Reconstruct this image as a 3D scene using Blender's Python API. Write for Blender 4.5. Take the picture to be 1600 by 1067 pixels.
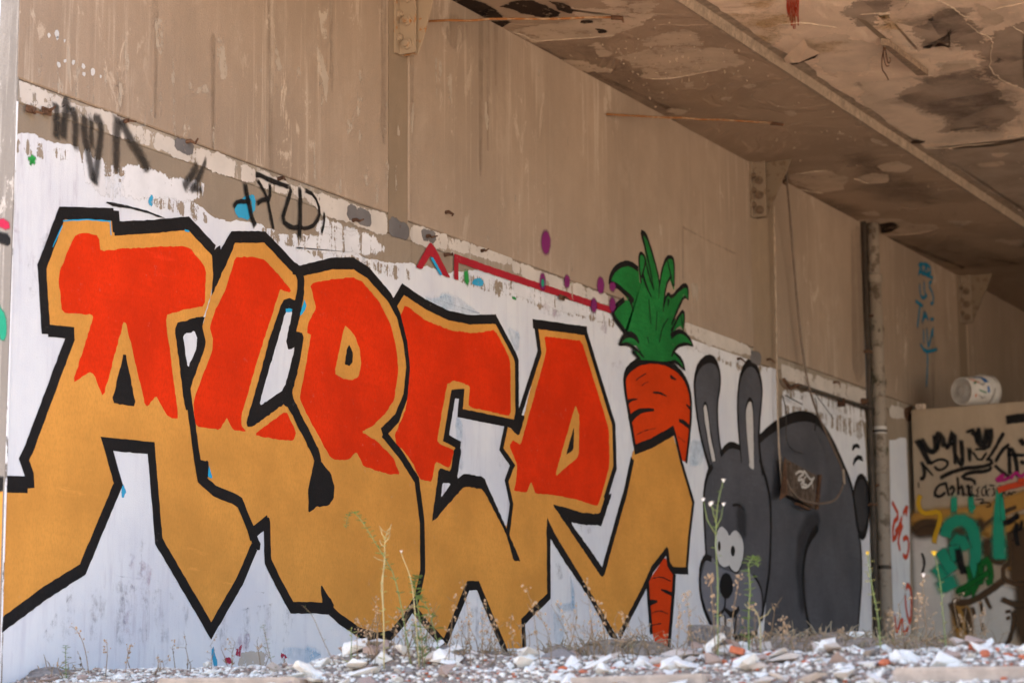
import bpy, bmesh, math, random
from mathutils import Vector, Matrix, noise
random.seed(7)
S = bpy.context.scene
for o in list(bpy.data.objects): bpy.data.objects.remove(o)
COL = S.collection

# ------------------------------------------------------------------ camera
F = 3600.0                                   # focal length in photograph pixels (1600 wide)
def _frame():
    A, B, xv = 1985.0, 597.5, 640.0
    w = Vector((A, -B, -F)).normalized()                       # along the wall
    vy = (F*F + A*(xv-800.0))/B
    up = Vector((xv-800.0, vy, -F)).normalized()
    n = up.cross(w).normalized()                               # into the wall
    return w, n, up
_w, _n, _u = _frame()
ROT = Matrix((_w, _n, _u))                                     # camera -> world
CP = Vector((-8.76, -7.60, -0.25))                             # wall end at x=0, wall face y=0, hall floor z=0
cam_data = bpy.data.cameras.new('camera'); cam = bpy.data.objects.new('camera', cam_data); COL.objects.link(cam)
cam.matrix_world = Matrix.Translation(CP) @ ROT.to_4x4()
cam_data.sensor_width = 36.0; cam_data.sensor_fit = 'HORIZONTAL'
cam_data.lens = 36.0*F/1600.0; cam_data.clip_start = 0.1; cam_data.clip_end = 2000
cam_data.dof.use_dof = True; cam_data.dof.focus_distance = 13.4; cam_data.dof.aperture_fstop = 2.2
S.camera = cam
# ------------------------------------------------------------------ sky, sun, exposure
SUN_EL, SUN_AZ = math.radians(52), math.radians(60)            # azimuth measured from +X towards +Y
world = bpy.data.worlds.new('World'); S.world = world; world.use_nodes = True
wn = world.node_tree; wn.nodes.clear()
sky = wn.nodes.new('ShaderNodeTexSky'); sky.sky_type = 'NISHITA'; sky.sun_disc = False
sky.sun_elevation = SUN_EL; sky.sun_rotation = math.radians(90) - SUN_AZ
sky.air_density = 1.0; sky.dust_density = 1.8; sky.ozone_density = 0.6; sky.altitude = 100
bg = wn.nodes.new('ShaderNodeBackground'); bg.inputs['Strength'].default_value = 0.115
wo = wn.nodes.new('ShaderNodeOutputWorld')
wn.links.new(sky.outputs[0], bg.inputs[0]); wn.links.new(bg.outputs[0], wo.inputs[0])
sl = bpy.data.lights.new('sun', 'SUN'); sl.energy = 4.8; sl.angle = math.radians(0.53); sl.color = (1.0, 0.93, 0.84)
sun = bpy.data.objects.new('sun', sl); COL.objects.link(sun)
sd = Vector((math.cos(SUN_EL)*math.cos(SUN_AZ), math.cos(SUN_EL)*math.sin(SUN_AZ), math.sin(SUN_EL)))
sun.rotation_euler = sd.to_track_quat('Z', 'Y').to_euler(); sun.location = sd*60
S.view_settings.view_transform = 'Standard'; S.view_settings.look = 'None'
S.view_settings.gamma = 1.0; S.view_settings.use_curve_mapping = False
S.view_settings.exposure = 2.64
S.render.engine = 'CYCLES'

# ------------------------------------------------------------------ pixel -> place
def ray(x, y): return ROT @ Vector((x-800.0, -(y-533.5), -F))
def W(x, y, off=0.0):                                          # on the long wall (off: out of the wall)
    r = ray(x, y); return CP + r*((-off-CP.y)/r.y)
def PX(x, y, X):
    r = ray(x, y); return CP + r*((X-CP.x)/r.x)
def PZ(x, y, Z):
    r = ray(x, y); return CP + r*((Z-CP.z)/r.z)
CR = {'C1':(40,310,3.5567),'C2':(240,340,3.5567),'C3':(240,560,3.5567),'C4':(280,760,3.5567),'C5':(440,400,3.5567),
      'C6':(460,700,3.5567),'C7':(600,440,3.5567),'C8':(620,700,3.5567),'D1':(760,480,3.5567),'D2':(800,740,3.5567),
      'D3':(920,340,5.335),'D4':(920,520,5.335),'D5':(1060,540,5.335),'D6':(1060,720,3.5567),'D7':(1180,560,4.268),
      'D8':(1400,620,5.335),'E5':(0,300,2.6675),'E6':(0,667,2.6675),'K7':(400,300,2.6675),'K8':(400,667,2.6675),
      'R1':(0,0,2.6675),'R2':(400,0,2.6675),'R3':(800,0,2.6675),'R4':(1200,0,2.6675),'K3':(1200,300,2.6675),
      'K4':(1200,667,2.6675),'M3':(800,300,2.6675),'P':(0,0,1.0)}
def P(c, *pts):
    ox, oy, s = CR[c]; return [(ox+a/s, oy+b/s) for a, b in pts]

# ------------------------------------------------------------------ node helpers, materials
class NT:
    def __init__(s, name):
        s.m = bpy.data.materials.new(name); s.m.use_nodes = True; s.t = s.m.node_tree; s.t.nodes.clear()
        s.out = s.t.nodes.new('ShaderNodeOutputMaterial')
        s.b = s.t.nodes.new('ShaderNodeBsdfPrincipled'); s.t.links.new(s.b.outputs[0], s.out.inputs[0])
        s.tc = s.t.nodes.new('ShaderNodeTexCoord').outputs['Object']
    def put(s, inp, v):
        if hasattr(v, 'links') or hasattr(v, 'is_linked'): s.t.links.new(v, inp)
        else: inp.default_value = v
    def map(s, sc, loc=(0,0,0)):
        n = s.t.nodes.new('ShaderNodeMapping'); s.t.links.new(s.tc, n.inputs[0]); n.inputs['Scale'].default_value = sc
        n.inputs['Location'].default_value = loc; return n.outputs[0]
    def noise(s, scale=5, detail=5, rough=.6, vec=None, dist=0.0):
        n = s.t.nodes.new('ShaderNodeTexNoise'); s.t.links.new(vec or s.tc, n.inputs['Vector'])
        n.inputs['Scale'].default_value = scale; n.inputs['Detail'].default_value = detail
        n.inputs['Roughness'].default_value = rough; n.inputs['Distortion'].default_value = dist; return n.outputs[0]
    def voro(s, scale, vec=None, feat='F1'):
        n = s.t.nodes.new('ShaderNodeTexVoronoi'); n.feature = feat; s.t.links.new(vec or s.tc, n.inputs['Vector'])
        n.inputs['Scale'].default_value = scale; return n.outputs[0]
    def ramp(s, f, a, b, lo=0.0, hi=1.0):
        n = s.t.nodes.new('ShaderNodeMapRange'); n.interpolation_type = 'SMOOTHSTEP'; s.put(n.inputs['Value'], f)
        n.inputs['From Min'].default_value = a; n.inputs['From Max'].default_value = b
        n.inputs['To Min'].default_value = lo; n.inputs['To Max'].default_value = hi; return n.outputs[0]
    def mix(s, f, a, b, mode='MIX'):
        n = s.t.nodes.new('ShaderNodeMix'); n.data_type = 'RGBA'; n.blend_type = mode
        s.put(n.inputs[0], f)
        for i, v in ((6, a), (7, b)):
            if isinstance(v, tuple) and len(v) == 3: v = v + (1,)
            s.put(n.inputs[i], v)
        return n.outputs[2]
    def math(s, op, a, b=0.0):
        n = s.t.nodes.new('ShaderNodeMath'); n.operation = op; s.put(n.inputs[0], a); s.put(n.inputs[1], b); return n.outputs[0]
    def attr(s, name):
        n = s.t.nodes.new('ShaderNodeAttribute'); n.attribute_name = name; return n.outputs['Fac']
    def bump(s, h, st=.3, d=.01):
        n = s.t.nodes.new('ShaderNodeBump'); n.inputs['Strength'].default_value = st; n.inputs['Distance'].default_value = d
        s.t.links.new(h, n.inputs['Height']); s.t.links.new(n.outputs[0], s.b.inputs['Normal'])
    def done(s, col, rough=.85, spec=.3, alpha=None, metal=0.0):
        if isinstance(col, tuple) and len(col) == 3: col = col + (1,)
        s.put(s.b.inputs['Base Color'], col); s.put(s.b.inputs['Roughness'], rough)
        s.b.inputs['Specular IOR Level'].default_value = spec; s.b.inputs['Metallic'].default_value = metal
        if alpha is not None: s.put(s.b.inputs['Alpha'], alpha)
        return s.m
def sc(c, k): return tuple(v*k for v in c)

def m_concrete(name, c, streak=.5, light=.5, seed=0.0, sx=(1,1,1), lightc=None, dark=.62, grain=1.0):
    t = NT(name); lc0 = lightc or (min(1,c[0]*1.38), min(1,c[1]*1.42), min(1,c[2]*1.5))
    big = t.noise(.55, 5, .6, t.map((1,1,.45), (seed,0,seed)))
    col = t.mix(t.ramp(big, .3, .72), sc(c, .80), sc(c, 1.16))
    v = t.map((15,15,.42), (seed*3,0,0)); st = t.noise(1.0, 8, .68, v, .5)
    zs = t.ramp(t.noise(.75, 4, .6, t.map((1,1,.55),(seed,4,7))), .36, .66)
    col = t.mix(t.math('MULTIPLY', t.math('MULTIPLY', t.ramp(st, .46, .74), zs), streak), col, sc(c, dark))
    mo = t.noise(4.5, 7, .7, t.map((1,1,.7),(seed,8,3)), .3); col = t.mix(t.ramp(mo, .36, .66, 0, .38), col, sc(c, .78))
    mo2 = t.noise(2.4, 7, .7, t.map((1,1,.5),(seed+5,8,3)), .4); col = t.mix(t.ramp(mo2, .52, .70, 0, .30*min(1,light+.3)), col, lc0)
    v2 = t.map((22,22,.8), (seed*5,3,1)); s2 = t.noise(1.0, 6, .65, v2)
    lc = lightc or (min(1,c[0]*1.38), min(1,c[1]*1.42), min(1,c[2]*1.5))
    zone = t.ramp(t.noise(.9, 3, .5, t.map((1,1,.4),(7+seed,0,0))), .42, .66)
    col = t.mix(t.math('MULTIPLY', t.math('MULTIPLY', t.ramp(s2, .52, .66), zone), light), col, lc)
    # flaked light scabs
    fl = t.noise(3.2, 8, .72, t.map((1.9,1.9,.75),(seed,5,2)), .6)
    col = t.mix(t.math('MULTIPLY', t.math('MULTIPLY', t.ramp(fl, .57, .62), zone), light), col, sc(lc, 1.08))
    g = t.noise(90, 3, .7); col = t.mix(t.math('MULTIPLY', t.ramp(g, .3, .75), .35*grain), sc(c,.9) if False else col, sc(c,.72))
    pits = t.voro(34); h = t.math('ADD', t.math('MULTIPLY', g, .6), t.math('MULTIPLY', fl, 1.2))
    h = t.math('ADD', h, t.math('MULTIPLY', t.ramp(pits, 0, .18), .5))
    t.bump(h, .35, .012)
    return t.done(col, .92, .2)

def m_paint(name, c, var=.12, wear=0.0, wearc=(.62,.6,.58), rough=.62, weave=True, soft=False, spec=.10, noisy=.5, amt=1.0):
    t = NT(name)
    n1 = t.noise(1.7, 5, .6); n2 = t.noise(1.0, 5, .65, t.map((5,5,28) if weave else (28,28,5)))
    col = t.mix(t.ramp(n1, .3, .7), sc(c, 1-var), sc(c, 1+var))
    col = t.mix(t.math('MULTIPLY', t.ramp(n2, .45, .75), var*2.2), col, sc(c, 1-1.6*var))
    for k, (mp, lo) in enumerate((((3,3,22),.56),((26,26,3.5),.58))):
        q = t.noise(1.0, 6, .7, t.map(mp,(k*5,1,3)), .3); zq = t.ramp(t.noise(1.4, 3, .5, t.map((1,1,1),(k*3,6,1))), .46, .66)
        col = t.mix(t.math('MULTIPLY', t.math('MULTIPLY', t.ramp(q, lo, lo+.14), zq), min(.9, var*3.4)), col, tuple(min(1, v*1.35+.012) for v in c))
    we = t.noise(150, 2, .5, t.map((1,1,.35))); col = t.mix(t.ramp(we, .42, .68, 0, min(.6,var*2.6)), col, sc(c, .72))
    du = t.noise(20, 8, .8); zd = t.ramp(t.noise(.9, 4, .6, t.map((1,1,1),(4,4,4))), .44, .70)
    col = t.mix(t.math('MULTIPLY', t.math('MULTIPLY', t.ramp(du, .60, .66), zd), .35), col, (.42,.37,.33))
    if wear > 0:
        w = t.noise(26, 7, .78); z = t.noise(1.3, 3, .5)
        m = t.math('MULTIPLY', t.ramp(w, .63, .68), t.ramp(z, .42, .7))
        col = t.mix(t.math('MULTIPLY', m, wear), col, wearc)
    g = t.noise(110, 3, .6); t.bump(t.math('ADD', g, t.math('MULTIPLY', n2, .7)), .22, .006)
    al = None
    if soft:
        a = t.attr('cover'); nz = t.noise(38, 5, .7); 
        al = t.math('MULTIPLY', t.ramp(t.math('ADD', a, t.math('MULTIPLY', t.math('MULTIPLY', t.math('SUBTRACT', nz, .5), noisy), t.math('SUBTRACT', 1.15, a))), .05, 1.0), amt)
    return t.done(col, rough, spec, al)

def m_dry(name, c, scale=(7,7,1.6), lo=.42, hi=.56, amt=1.0, var=.1, fine=24):
    """dry-brushed or flaked coat: a soft-edged patch broken up by streaky noise"""
    t = NT(name)
    n = t.noise(1.0, 7, .7, t.map(scale)); n2 = t.noise(fine, 5, .75)
    a = t.attr('cover')
    v = t.math('ADD', t.math('MULTIPLY', n, .7), t.math('MULTIPLY', n2, .3))
    v = t.math('ADD', v, t.math('MULTIPLY', t.math('SUBTRACT', a, 1.0), .35))
    al = t.math('MULTIPLY', t.ramp(v, lo, hi), amt)
    col = t.mix(t.ramp(t.noise(3, 4, .6), .3, .7), sc(c, 1-var), sc(c, 1+var))
    t.bump(n2, .2, .006)
    return t.done(col, .85, .2, al)

def m_plain(name, c, rough=.6, metal=0.0, var=.2, scale=14, spec=.4, c2=None, bump=.25):
    t = NT(name); n = t.noise(scale, 6, .65)
    col = t.mix(t.ramp(n, .35, .65), sc(c, 1-var), c2 or sc(c, 1+var)); t.bump(n, bump, .004)
    return t.done(col, rough, spec, None, metal)

def m_rust(name, base=(.30,.23,.17), rust=(.20,.075,.025), amt=.55):
    t = NT(name); n = t.noise(9, 7, .7); n2 = t.noise(40, 5, .7)
    f = t.ramp(t.math('ADD', n, t.math('MULTIPLY', t.math('SUBTRACT', n2, .5), .3)), .62-amt*.3, .70-amt*.3)
    col = t.mix(f, base, rust); col = t.mix(t.ramp(n2,.4,.7), col, sc(rust,.6), 'MIX') if amt > .8 else col
    t.bump(n2, .3, .004); return t.done(col, .8, .3)

def m_white(name):
    t = NT(name); c = (.70,.70,.72)
    n = t.noise(1.6, 6, .65, t.map((1,1,.7))); col = t.mix(t.ramp(n, .35, .70), c, (.60,.605,.66))
    v = t.noise(1.0, 6, .68, t.map((10,10,1.1))); col = t.mix(t.math('MULTIPLY', t.ramp(v, .50, .74), .55), col, (.52,.51,.57))
    u = t.noise(1.0, 6, .68, t.map((16,16,2.0),(4,0,9))); z = t.ramp(t.noise(.8, 3, .5, t.map((1,1,1),(3,1,8))), .48, .68)
    col = t.mix(t.math('MULTIPLY', t.math('MULTIPLY', t.ramp(u, .52, .70), z), .55), col, (.40,.36,.42))
    w = t.noise(30, 8, .8, t.map((1,1,.6))); z2 = t.ramp(t.noise(1.1, 4, .6, t.map((1,1,1),(9,0,2))), .45, .68)
    col = t.mix(t.math('MULTIPLY', t.math('MULTIPLY', t.ramp(w, .62, .67), z2), .8), col, (.26,.24,.27))
    g = t.noise(120, 3, .6); t.bump(t.math('ADD', g, t.math('MULTIPLY', t.noise(1.0, 5, .6, t.map((60,60,5))), .8)), .3, .006)
    return t.done(col, .8, .15)
def m_ceiling(name, c, amt=1.0):
    t = NT(name)
    warp = t.noise(.9, 4, .55, None, 1.4)
    a = t.ramp(warp, .46, .52); b = t.ramp(warp, .40, .70)          # hard flake edges and soft damp clouds
    col = t.mix(b, sc(c, 1.10), sc(c, .84))
    col = t.mix(t.math('MULTIPLY', a, .22*amt), col, sc(c, 1.25))
    cl = t.noise(.55, 6, .62, t.map((1,1.3,1),(5,2,0)), 2.2); col = t.mix(t.math('MULTIPLY', t.ramp(cl, .50, .64), .40*amt), col, (.24,.175,.135))
    ed = t.math('MULTIPLY', t.ramp(t.noise(1.3, 5, .6, t.map((1,1,1),(1,7,0)), 1.2), .575, .585), t.ramp(t.noise(1.3, 5, .6, t.map((1,1,1),(1,7,0)), 1.2), .615, .60))
    col = t.mix(t.math('MULTIPLY', ed, .35*amt), col, sc(c, 1.3))
    ye = t.ramp(t.noise(.6, 4, .6, t.map((1,1,1),(11,3,0))), .60, .76); col = t.mix(t.math('MULTIPLY', ye, .45*amt), col, (.46,.27,.10))
    fl = t.noise(7, 8, .72, None, .4); z = t.ramp(t.noise(.7, 3, .5, t.map((1,1,1),(2,9,0))), .47, .62)
    col = t.mix(t.math('MULTIPLY', t.math('MULTIPLY', t.ramp(fl, .56, .60), z), .55), col, sc(c, 1.4))
    g = t.noise(70, 4, .7); col = t.mix(t.math('MULTIPLY', t.ramp(g, .45, .75), .3), col, sc(c, .7))
    h = t.math('ADD', t.math('MULTIPLY', g, .4), t.math('ADD', t.math('MULTIPLY', fl, 1.3), t.math('MULTIPLY', a, .8))); t.bump(h, .5, .02)
    return t.done(col, .92, .15)
def m_flaky(name, c):
    t = NT(name); v = t.voro(11, t.map((1,1.8,1.8))); n = t.noise(16, 7, .75); n2 = t.noise(2.2, 4, .6)
    col = t.mix(t.ramp(n, .38, .66), sc(c,.62), sc(c,1.22)); col = t.mix(t.math('MULTIPLY', t.ramp(v, .1, .5), .4), col, sc(c,.75)); col = t.mix(t.ramp(n2,.45,.7), col, sc(c,.85))
    t.bump(t.math('ADD', v, n), .4, .012); return t.done(col, .95, .1)
WHITE = (.68,.68,.70)
M = {}
M['upper'] = m_concrete('rough upper concrete', (.360,.271,.203), .46, .8, 0.0, lightc=(.50,.405,.32))
M['strip'] = m_concrete('smooth column concrete', (.285,.212,.148), .35, .15, 4.0, grain=.6)
M['band'] = m_concrete('ledge concrete', (.33,.27,.21), .5, .8, 9.0, lightc=(.58,.53,.48))
M['lower'] = m_concrete('lower wall concrete', (.30,.235,.175), .4, .3, 13.0)
M['endface'] = m_concrete('wall end concrete', (.24,.215,.19), .7, 1.0, 21.0, lightc=(.50,.46,.42))
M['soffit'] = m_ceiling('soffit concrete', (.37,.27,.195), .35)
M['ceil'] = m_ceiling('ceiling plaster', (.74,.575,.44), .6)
M['lip'] = m_flaky('broken ceiling lip', (.40,.31,.235))
M['part'] = m_concrete('partition render', (.40,.305,.215), .3, .25, 51.0)
M['floor'] = m_concrete('floor slab', (.40,.30,.21), .1, .4, 61.0)
M['hall'] = m_concrete('hall concrete', (.36,.25,.16), .3, .3, 71.0)
M['white'] = m_white('white emulsion')
M['ochre'] = m_paint('ochre paint', (.63,.278,.056), .13, .12, (.66,.45,.26), .6)
M['red'] = m_paint('orange red paint', (.66,.028,.002), .15, .06, (.75,.16,.05), .5)
M['carrotred'] = m_paint('carrot red paint', (.60,.045,.004), .14, .10, (.30,.05,.02), .55)
M['black'] = m_paint('black paint', (.013,.0115,.012), .25, .10, (.05,.045,.045), .55)
M['blackworn'] = m_paint('worn black paint', (.013,.0115,.012), .3, .6, (.13,.10,.08), .6)
M['green'] = m_paint('leaf green paint', (.016,.185,.040), .3, .5, (.05,.035,.015), .55)
M['grey'] = m_paint('rabbit grey paint', (.088,.088,.100), .20, .25, (.2,.2,.2), .6)
M['greylight'] = m_paint('muzzle grey paint', (.165,.165,.190), .08, .05, (.2,.2,.2), .6)
M['greydark'] = m_paint('tail grey paint', (.045,.044,.048), .2, .1, (.12,.12,.12), .6)
M['eye'] = m_paint('eye white paint', (.56,.55,.55), .05, .05)
M['cyan'] = m_paint('cyan paint', (.02,.34,.60), .1)
M['crimson'] = m_paint('crimson paint', (.36,.018,.03), .1, .3, (.4,.3,.27))
M['earwhite'] = m_paint('ear white paint', (.55,.52,.50), .12, .3, (.15,.15,.16))
def spray(k, c, **kw): M[k] = m_paint(k.replace('_',' '), c, .1, 0, rough=.7, soft=True, amt=.93, **kw)
spray('spray_black', (.012,.011,.011)); spray('spray_purple', (.19,.022,.13)); spray('spray_blue', (.010,.19,.33))
spray('spray_cyan', (.02,.36,.58)); spray('spray_green', (.02,.27,.16)); spray('spray_leaf', (.03,.30,.06)); spray('spray_red', (.55,.06,.02))
spray('spray_magenta', (.40,.02,.16)); spray('spray_yellow', (.58,.33,.02)); spray('spray_ochre', (.40,.20,.045))
spray('spray_brown', (.075,.042,.022)); spray('spray_pale', (.58,.53,.48)); spray('spray_grey', (.055,.054,.058)); spray('spray_crimson', (.42,.02,.06))
spray('spray_darkgreen', (.01,.11,.02))
M['spray_faded'] = m_paint('faded black spray', (.030,.026,.024), .2, 0, rough=.7, soft=True, amt=.72, noisy=.9)
M['thinblue'] = m_dry('washed blue paint', (.30,.50,.68), (3,3,2), .30, .75, .6)
M['thinviolet'] = m_dry('washed violet paint', (.38,.18,.30), (5,5,3), .46, .70, .55)
M['thingrey'] = m_dry('grey scuffs', (.20,.19,.23), (9,9,3), .50, .72, .55)
M['dry'] = m_dry('dry brushed whitewash', (.60,.54,.49), (7,7,1.6), .42, .445, .9)
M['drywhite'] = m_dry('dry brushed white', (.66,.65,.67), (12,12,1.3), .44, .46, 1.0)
M['scab'] = m_dry('pale lime scab', (.56,.47,.38), (6,6,2.2), .49, .515, .6)
M['soot'] = m_dry('soot stain', (.12,.082,.066), (1.8,1.8,1.8), .26, .76, .48, .15, 7)
M['damp'] = m_dry('damp run', (.15,.105,.07), (16,16,.35), .30, .70, .32, .15, 12)
M['plaster'] = m_dry('bared plaster', (.57,.44,.33), (6,6,6), .40, .42, .9, .15)
M['yellowstain'] = m_dry('yellow stain', (.52,.33,.12), (2.5,2.5,2.5), .38, .72, .65)
M['burn'] = m_dry('burnt spall', (.030,.017,.011), (9,9,9), .40, .47, .96, .4)
M['pad'] = m_dry('grey cement patch', (.16,.148,.15), (6,6,3), .36, .44, .85, .2)
M['smear'] = m_dry('tan dirt smear', (.31,.245,.185), (14,14,1.6), .50, .525, .9)
M['thincrimson'] = m_dry('broken crimson', (.40,.02,.06), (16,16,5), .45, .50, .85)
M['thincyan'] = m_dry('broken cyan', (.03,.33,.55), (12,12,3), .36, .44, .85)
M['ceilgrey'] = m_dry('grey under coat', (.43,.335,.262), (3,3,3), .36, .40, .75, .18)
M['ceillight'] = m_dry('pale ceiling coat', (.78,.62,.48), (3,3,3), .36, .385, .8, .12)
M['spray_shade'] = m_paint('soft grey shade', (.035,.034,.038), .1, 0, rough=.7, soft=True, amt=.5)
M['peel'] = m_plain('peeled plaster edge', (.52,.41,.31), .9, 0, .2, 20)
M['plasterflake'] = m_plain('blistered paint', (.36,.27,.195), .9, 0, .25, 20)
M['hole'] = m_plain('hollow', (.012,.008,.006), 1.0, 0, .3, 9)
M['steel'] = m_rust('painted rusty steel', (.34,.255,.175), (.34,.15,.05), .16)
M['steel2'] = m_rust('brown painted steel', (.26,.20,.145), (.20,.14,.09), .3)
M['boltsteel'] = m_plain('brown bolt heads', (.15,.10,.065), .7)
M['steel2_shade'] = m_rust('brown gusset shade tone', (.215,.16,.11), (.16,.11,.07), .3)  # darker copy of the bracket steel; contrast of edge highlights put into colour
M['rust'] = m_rust('rusted iron', (.13,.065,.035), (.07,.032,.017), .6)
M['pipe'] = m_rust('weathered grey pipe', (.27,.222,.178), (.13,.098,.07), .30)
M['darkpipe'] = m_plain('dark iron pipe', (.055,.042,.032), .8)
M['moss'] = m_dry('moss', (.055,.06,.018), (14,14,9), .46, .58, .9)
M['cable'] = m_plain('brown cable', (.16,.115,.085), .6); M['darkcable'] = m_plain('dark cable', (.03,.024,.02), .6)
M['palecable'] = m_plain('pale cable', (.36,.275,.205), .6)
M['rod'] = m_rust('rusty rod', (.34,.22,.13), (.25,.10,.03), .5)
M['wood'] = m_plain('weathered wood', (.24,.17,.12), .85, 0, .3, 30)
M['boxmetal'] = m_rust('brown rusted sheet', (.115,.082,.06), (.06,.038,.026), .5)
M['plastic'] = m_plain('dirty white plastic', (.58,.54,.50), .55, 0, .08, 7, c2=(.62,.58,.54), bump=.1)
M['plasticgrey'] = m_plain('dirty bucket base', (.40,.37,.34), .6, 0, .15, 9)
M['ground'] = m_concrete('dry ground', (.42,.32,.225), .0, .3, 81.0)
M['chip'] = m_plain('broken plaster', (.74,.655,.56), .9, 0, .22, 30, c2=(.88,.82,.73), bump=.5)
M['chip3'] = m_plain('pinkish mortar', (.36,.25,.195), .9, 0, .3, 30, bump=.5)
M['chip2'] = m_plain('dirty plaster', (.52,.42,.34), .9, 0, .3, 30, bump=.5)
M['brick'] = m_plain('broken orange brick', (.50,.13,.055), .9, 0, .22, 26, bump=.5)
M['stone'] = m_plain('grey stone', (.24,.205,.18), .9, 0, .3, 22, bump=.6)
M['block'] = m_plain('brown concrete block', (.15,.12,.10), .95, 0, .35, 45, bump=.8)
M['mound'] = m_plain('brown rubble dust', (.22,.17,.13), .95, 0, .35, 24, bump=.9)
M['litter'] = m_plain('dry litter', (.29,.21,.125), .9)
M['fluff'] = m_plain('dry grey litter', (.22,.17,.125), .95, 0, .3, 40, bump=.9)
M['kerb'] = m_plain('tan concrete edge', (.42,.32,.245), .9, 0, .16, 12, bump=.4)
M['stem'] = m_plain('green stem', (.17,.20,.06), .7); M['stemy'] = m_plain('straw stem', (.42,.33,.15), .7)
M['stemb'] = m_plain('dry brown stem', (.20,.125,.06), .8); M['leaf'] = m_plain('weed leaf', (.13,.20,.05), .65)
M['leafy'] = m_plain('yellow green leaf', (.33,.34,.11), .65); M['seed'] = m_plain('dry seed head', (.40,.26,.15), .9)
M['petal'] = m_plain('white petals', (.78,.75,.74), .7, 0, .05); M['petaly'] = m_plain('yellow petals', (.75,.48,.03), .7, 0, .1)
M['bluelabel'] = m_plain('blue print', (.02,.12,.35), .6); M['orangelabel'] = m_plain('orange print', (.50,.12,.03), .6)
M['greenlabel'] = m_plain('green print', (.02,.15,.07), .6); M['blacklabel'] = m_plain('black print', (.03,.03,.03), .6)

# ------------------------------------------------------------------ mesh helpers
class MB:
    def __init__(s): s.v = []; s.f = []; s.a = []
    def add(s, vs, fs, al=None):
        n = len(s.v); s.v += [tuple(p) for p in vs]; s.f += [tuple(i+n for i in f) for f in fs]
        s.a += (al if al is not None else [1.0]*len(vs)); return s
    def box(s, lo, hi):
        x0,y0,z0 = lo; x1,y1,z1 = hi
        return s.add([(x0,y0,z0),(x1,y0,z0),(x1,y1,z0),(x0,y1,z0),(x0,y0,z1),(x1,y0,z1),(x1,y1,z1),(x0,y1,z1)],
                     [(0,3,2,1),(4,5,6,7),(0,1,5,4),(1,2,6,5),(2,3,7,6),(3,0,4,7)])
    def tube(s, pts, r, n=8, cap=True):
        pts = [Vector(p) for p in pts]; rs = r if isinstance(r, (list,tuple)) else [r]*len(pts)
        base = len(s.v); ref = None
        for i, p in enumerate(pts):
            d = (pts[min(i+1,len(pts)-1)] - pts[max(i-1,0)]).normalized()
            if ref is None: ref = d.orthogonal().normalized()
            ref = (ref - d*ref.dot(d)); ref = ref.normalized() if ref.length > 1e-6 else d.orthogonal().normalized()
            b = d.cross(ref)
            for k in range(n):
                a = 2*math.pi*k/n; s.v.append(tuple(p + (ref*math.cos(a)+b*math.sin(a))*rs[i])); s.a.append(1.0)
        for i in range(len(pts)-1):
            for k in range(n):
                a0 = base+i*n+k; a1 = base+i*n+(k+1)%n; s.f.append((a0,a1,a1+n,a0+n))
        if cap:
            s.f.append(tuple(base+k for k in reversed(range(n)))); e = base+(len(pts)-1)*n; s.f.append(tuple(e+k for k in range(n)))
        return s
def obj(name, mb, mat, parent=None, smooth=False, loc=None):
    me = bpy.data.meshes.new(name); me.from_pydata(mb.v, [], mb.f)
    if any(a != 1.0 for a in mb.a):
        at = me.attributes.new('cover', 'FLOAT', 'POINT'); at.data.foreach_set('value', mb.a)
    elif 'cover' in str(mat.name): pass
    else:
        at = me.attributes.new('cover', 'FLOAT', 'POINT'); at.data.foreach_set('value', mb.a)
    me.update(); me.materials.append(mat)
    if smooth: me.polygons.foreach_set('use_smooth', [True]*len(me.polygons))
    o = bpy.data.objects.new(name, me); COL.objects.link(o)
    if parent is not None: o.parent = parent
    if loc is not None: o.location = loc
    return o
def empty(name, loc, label, cat, group=None, rot=None):
    o = bpy.data.objects.new(name, None); COL.objects.link(o); o.location = loc; o.empty_display_size = .1
    if rot: o.rotation_euler = rot
    return tag(o, label, cat, group)
def tag(o, label, cat, group=None):
    o['label'] = label; o['category'] = cat
    if group: o['group'] = group
    return o
def struct(o): o['kind'] = 'structure'; return o
def bevel(o, w=.01, seg=2):
    m = o.modifiers.new('bevel', 'BEVEL'); m.width = w; m.segments = seg; m.limit_method = 'ANGLE'; return o

# planes: 2-D (u,v) <-> 3-D
def pl_wall(off): return (lambda x,y: (lambda p: (p.x, p.z))(W(x,y,off)), lambda u,v: (max(u,.004), -off, v))
XPART = 13.70
def pl_part(off): return (lambda x,y: (lambda p: (-p.y, p.z))(PX(x,y,XPART-off)), lambda u,v: (XPART-off, -u, v))
def pl_end(off): return (lambda x,y: (lambda p: (p.y, p.z))(PX(x,y,-off)), lambda u,v: (-off-.005, min(max(u, .0), .113), v))
def pl_z(Z, lim=None): return (lambda x,y: (lambda p: (p.x, p.y))(PZ(x,y,Z)), lambda u,v: (u, v, Z))

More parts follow.
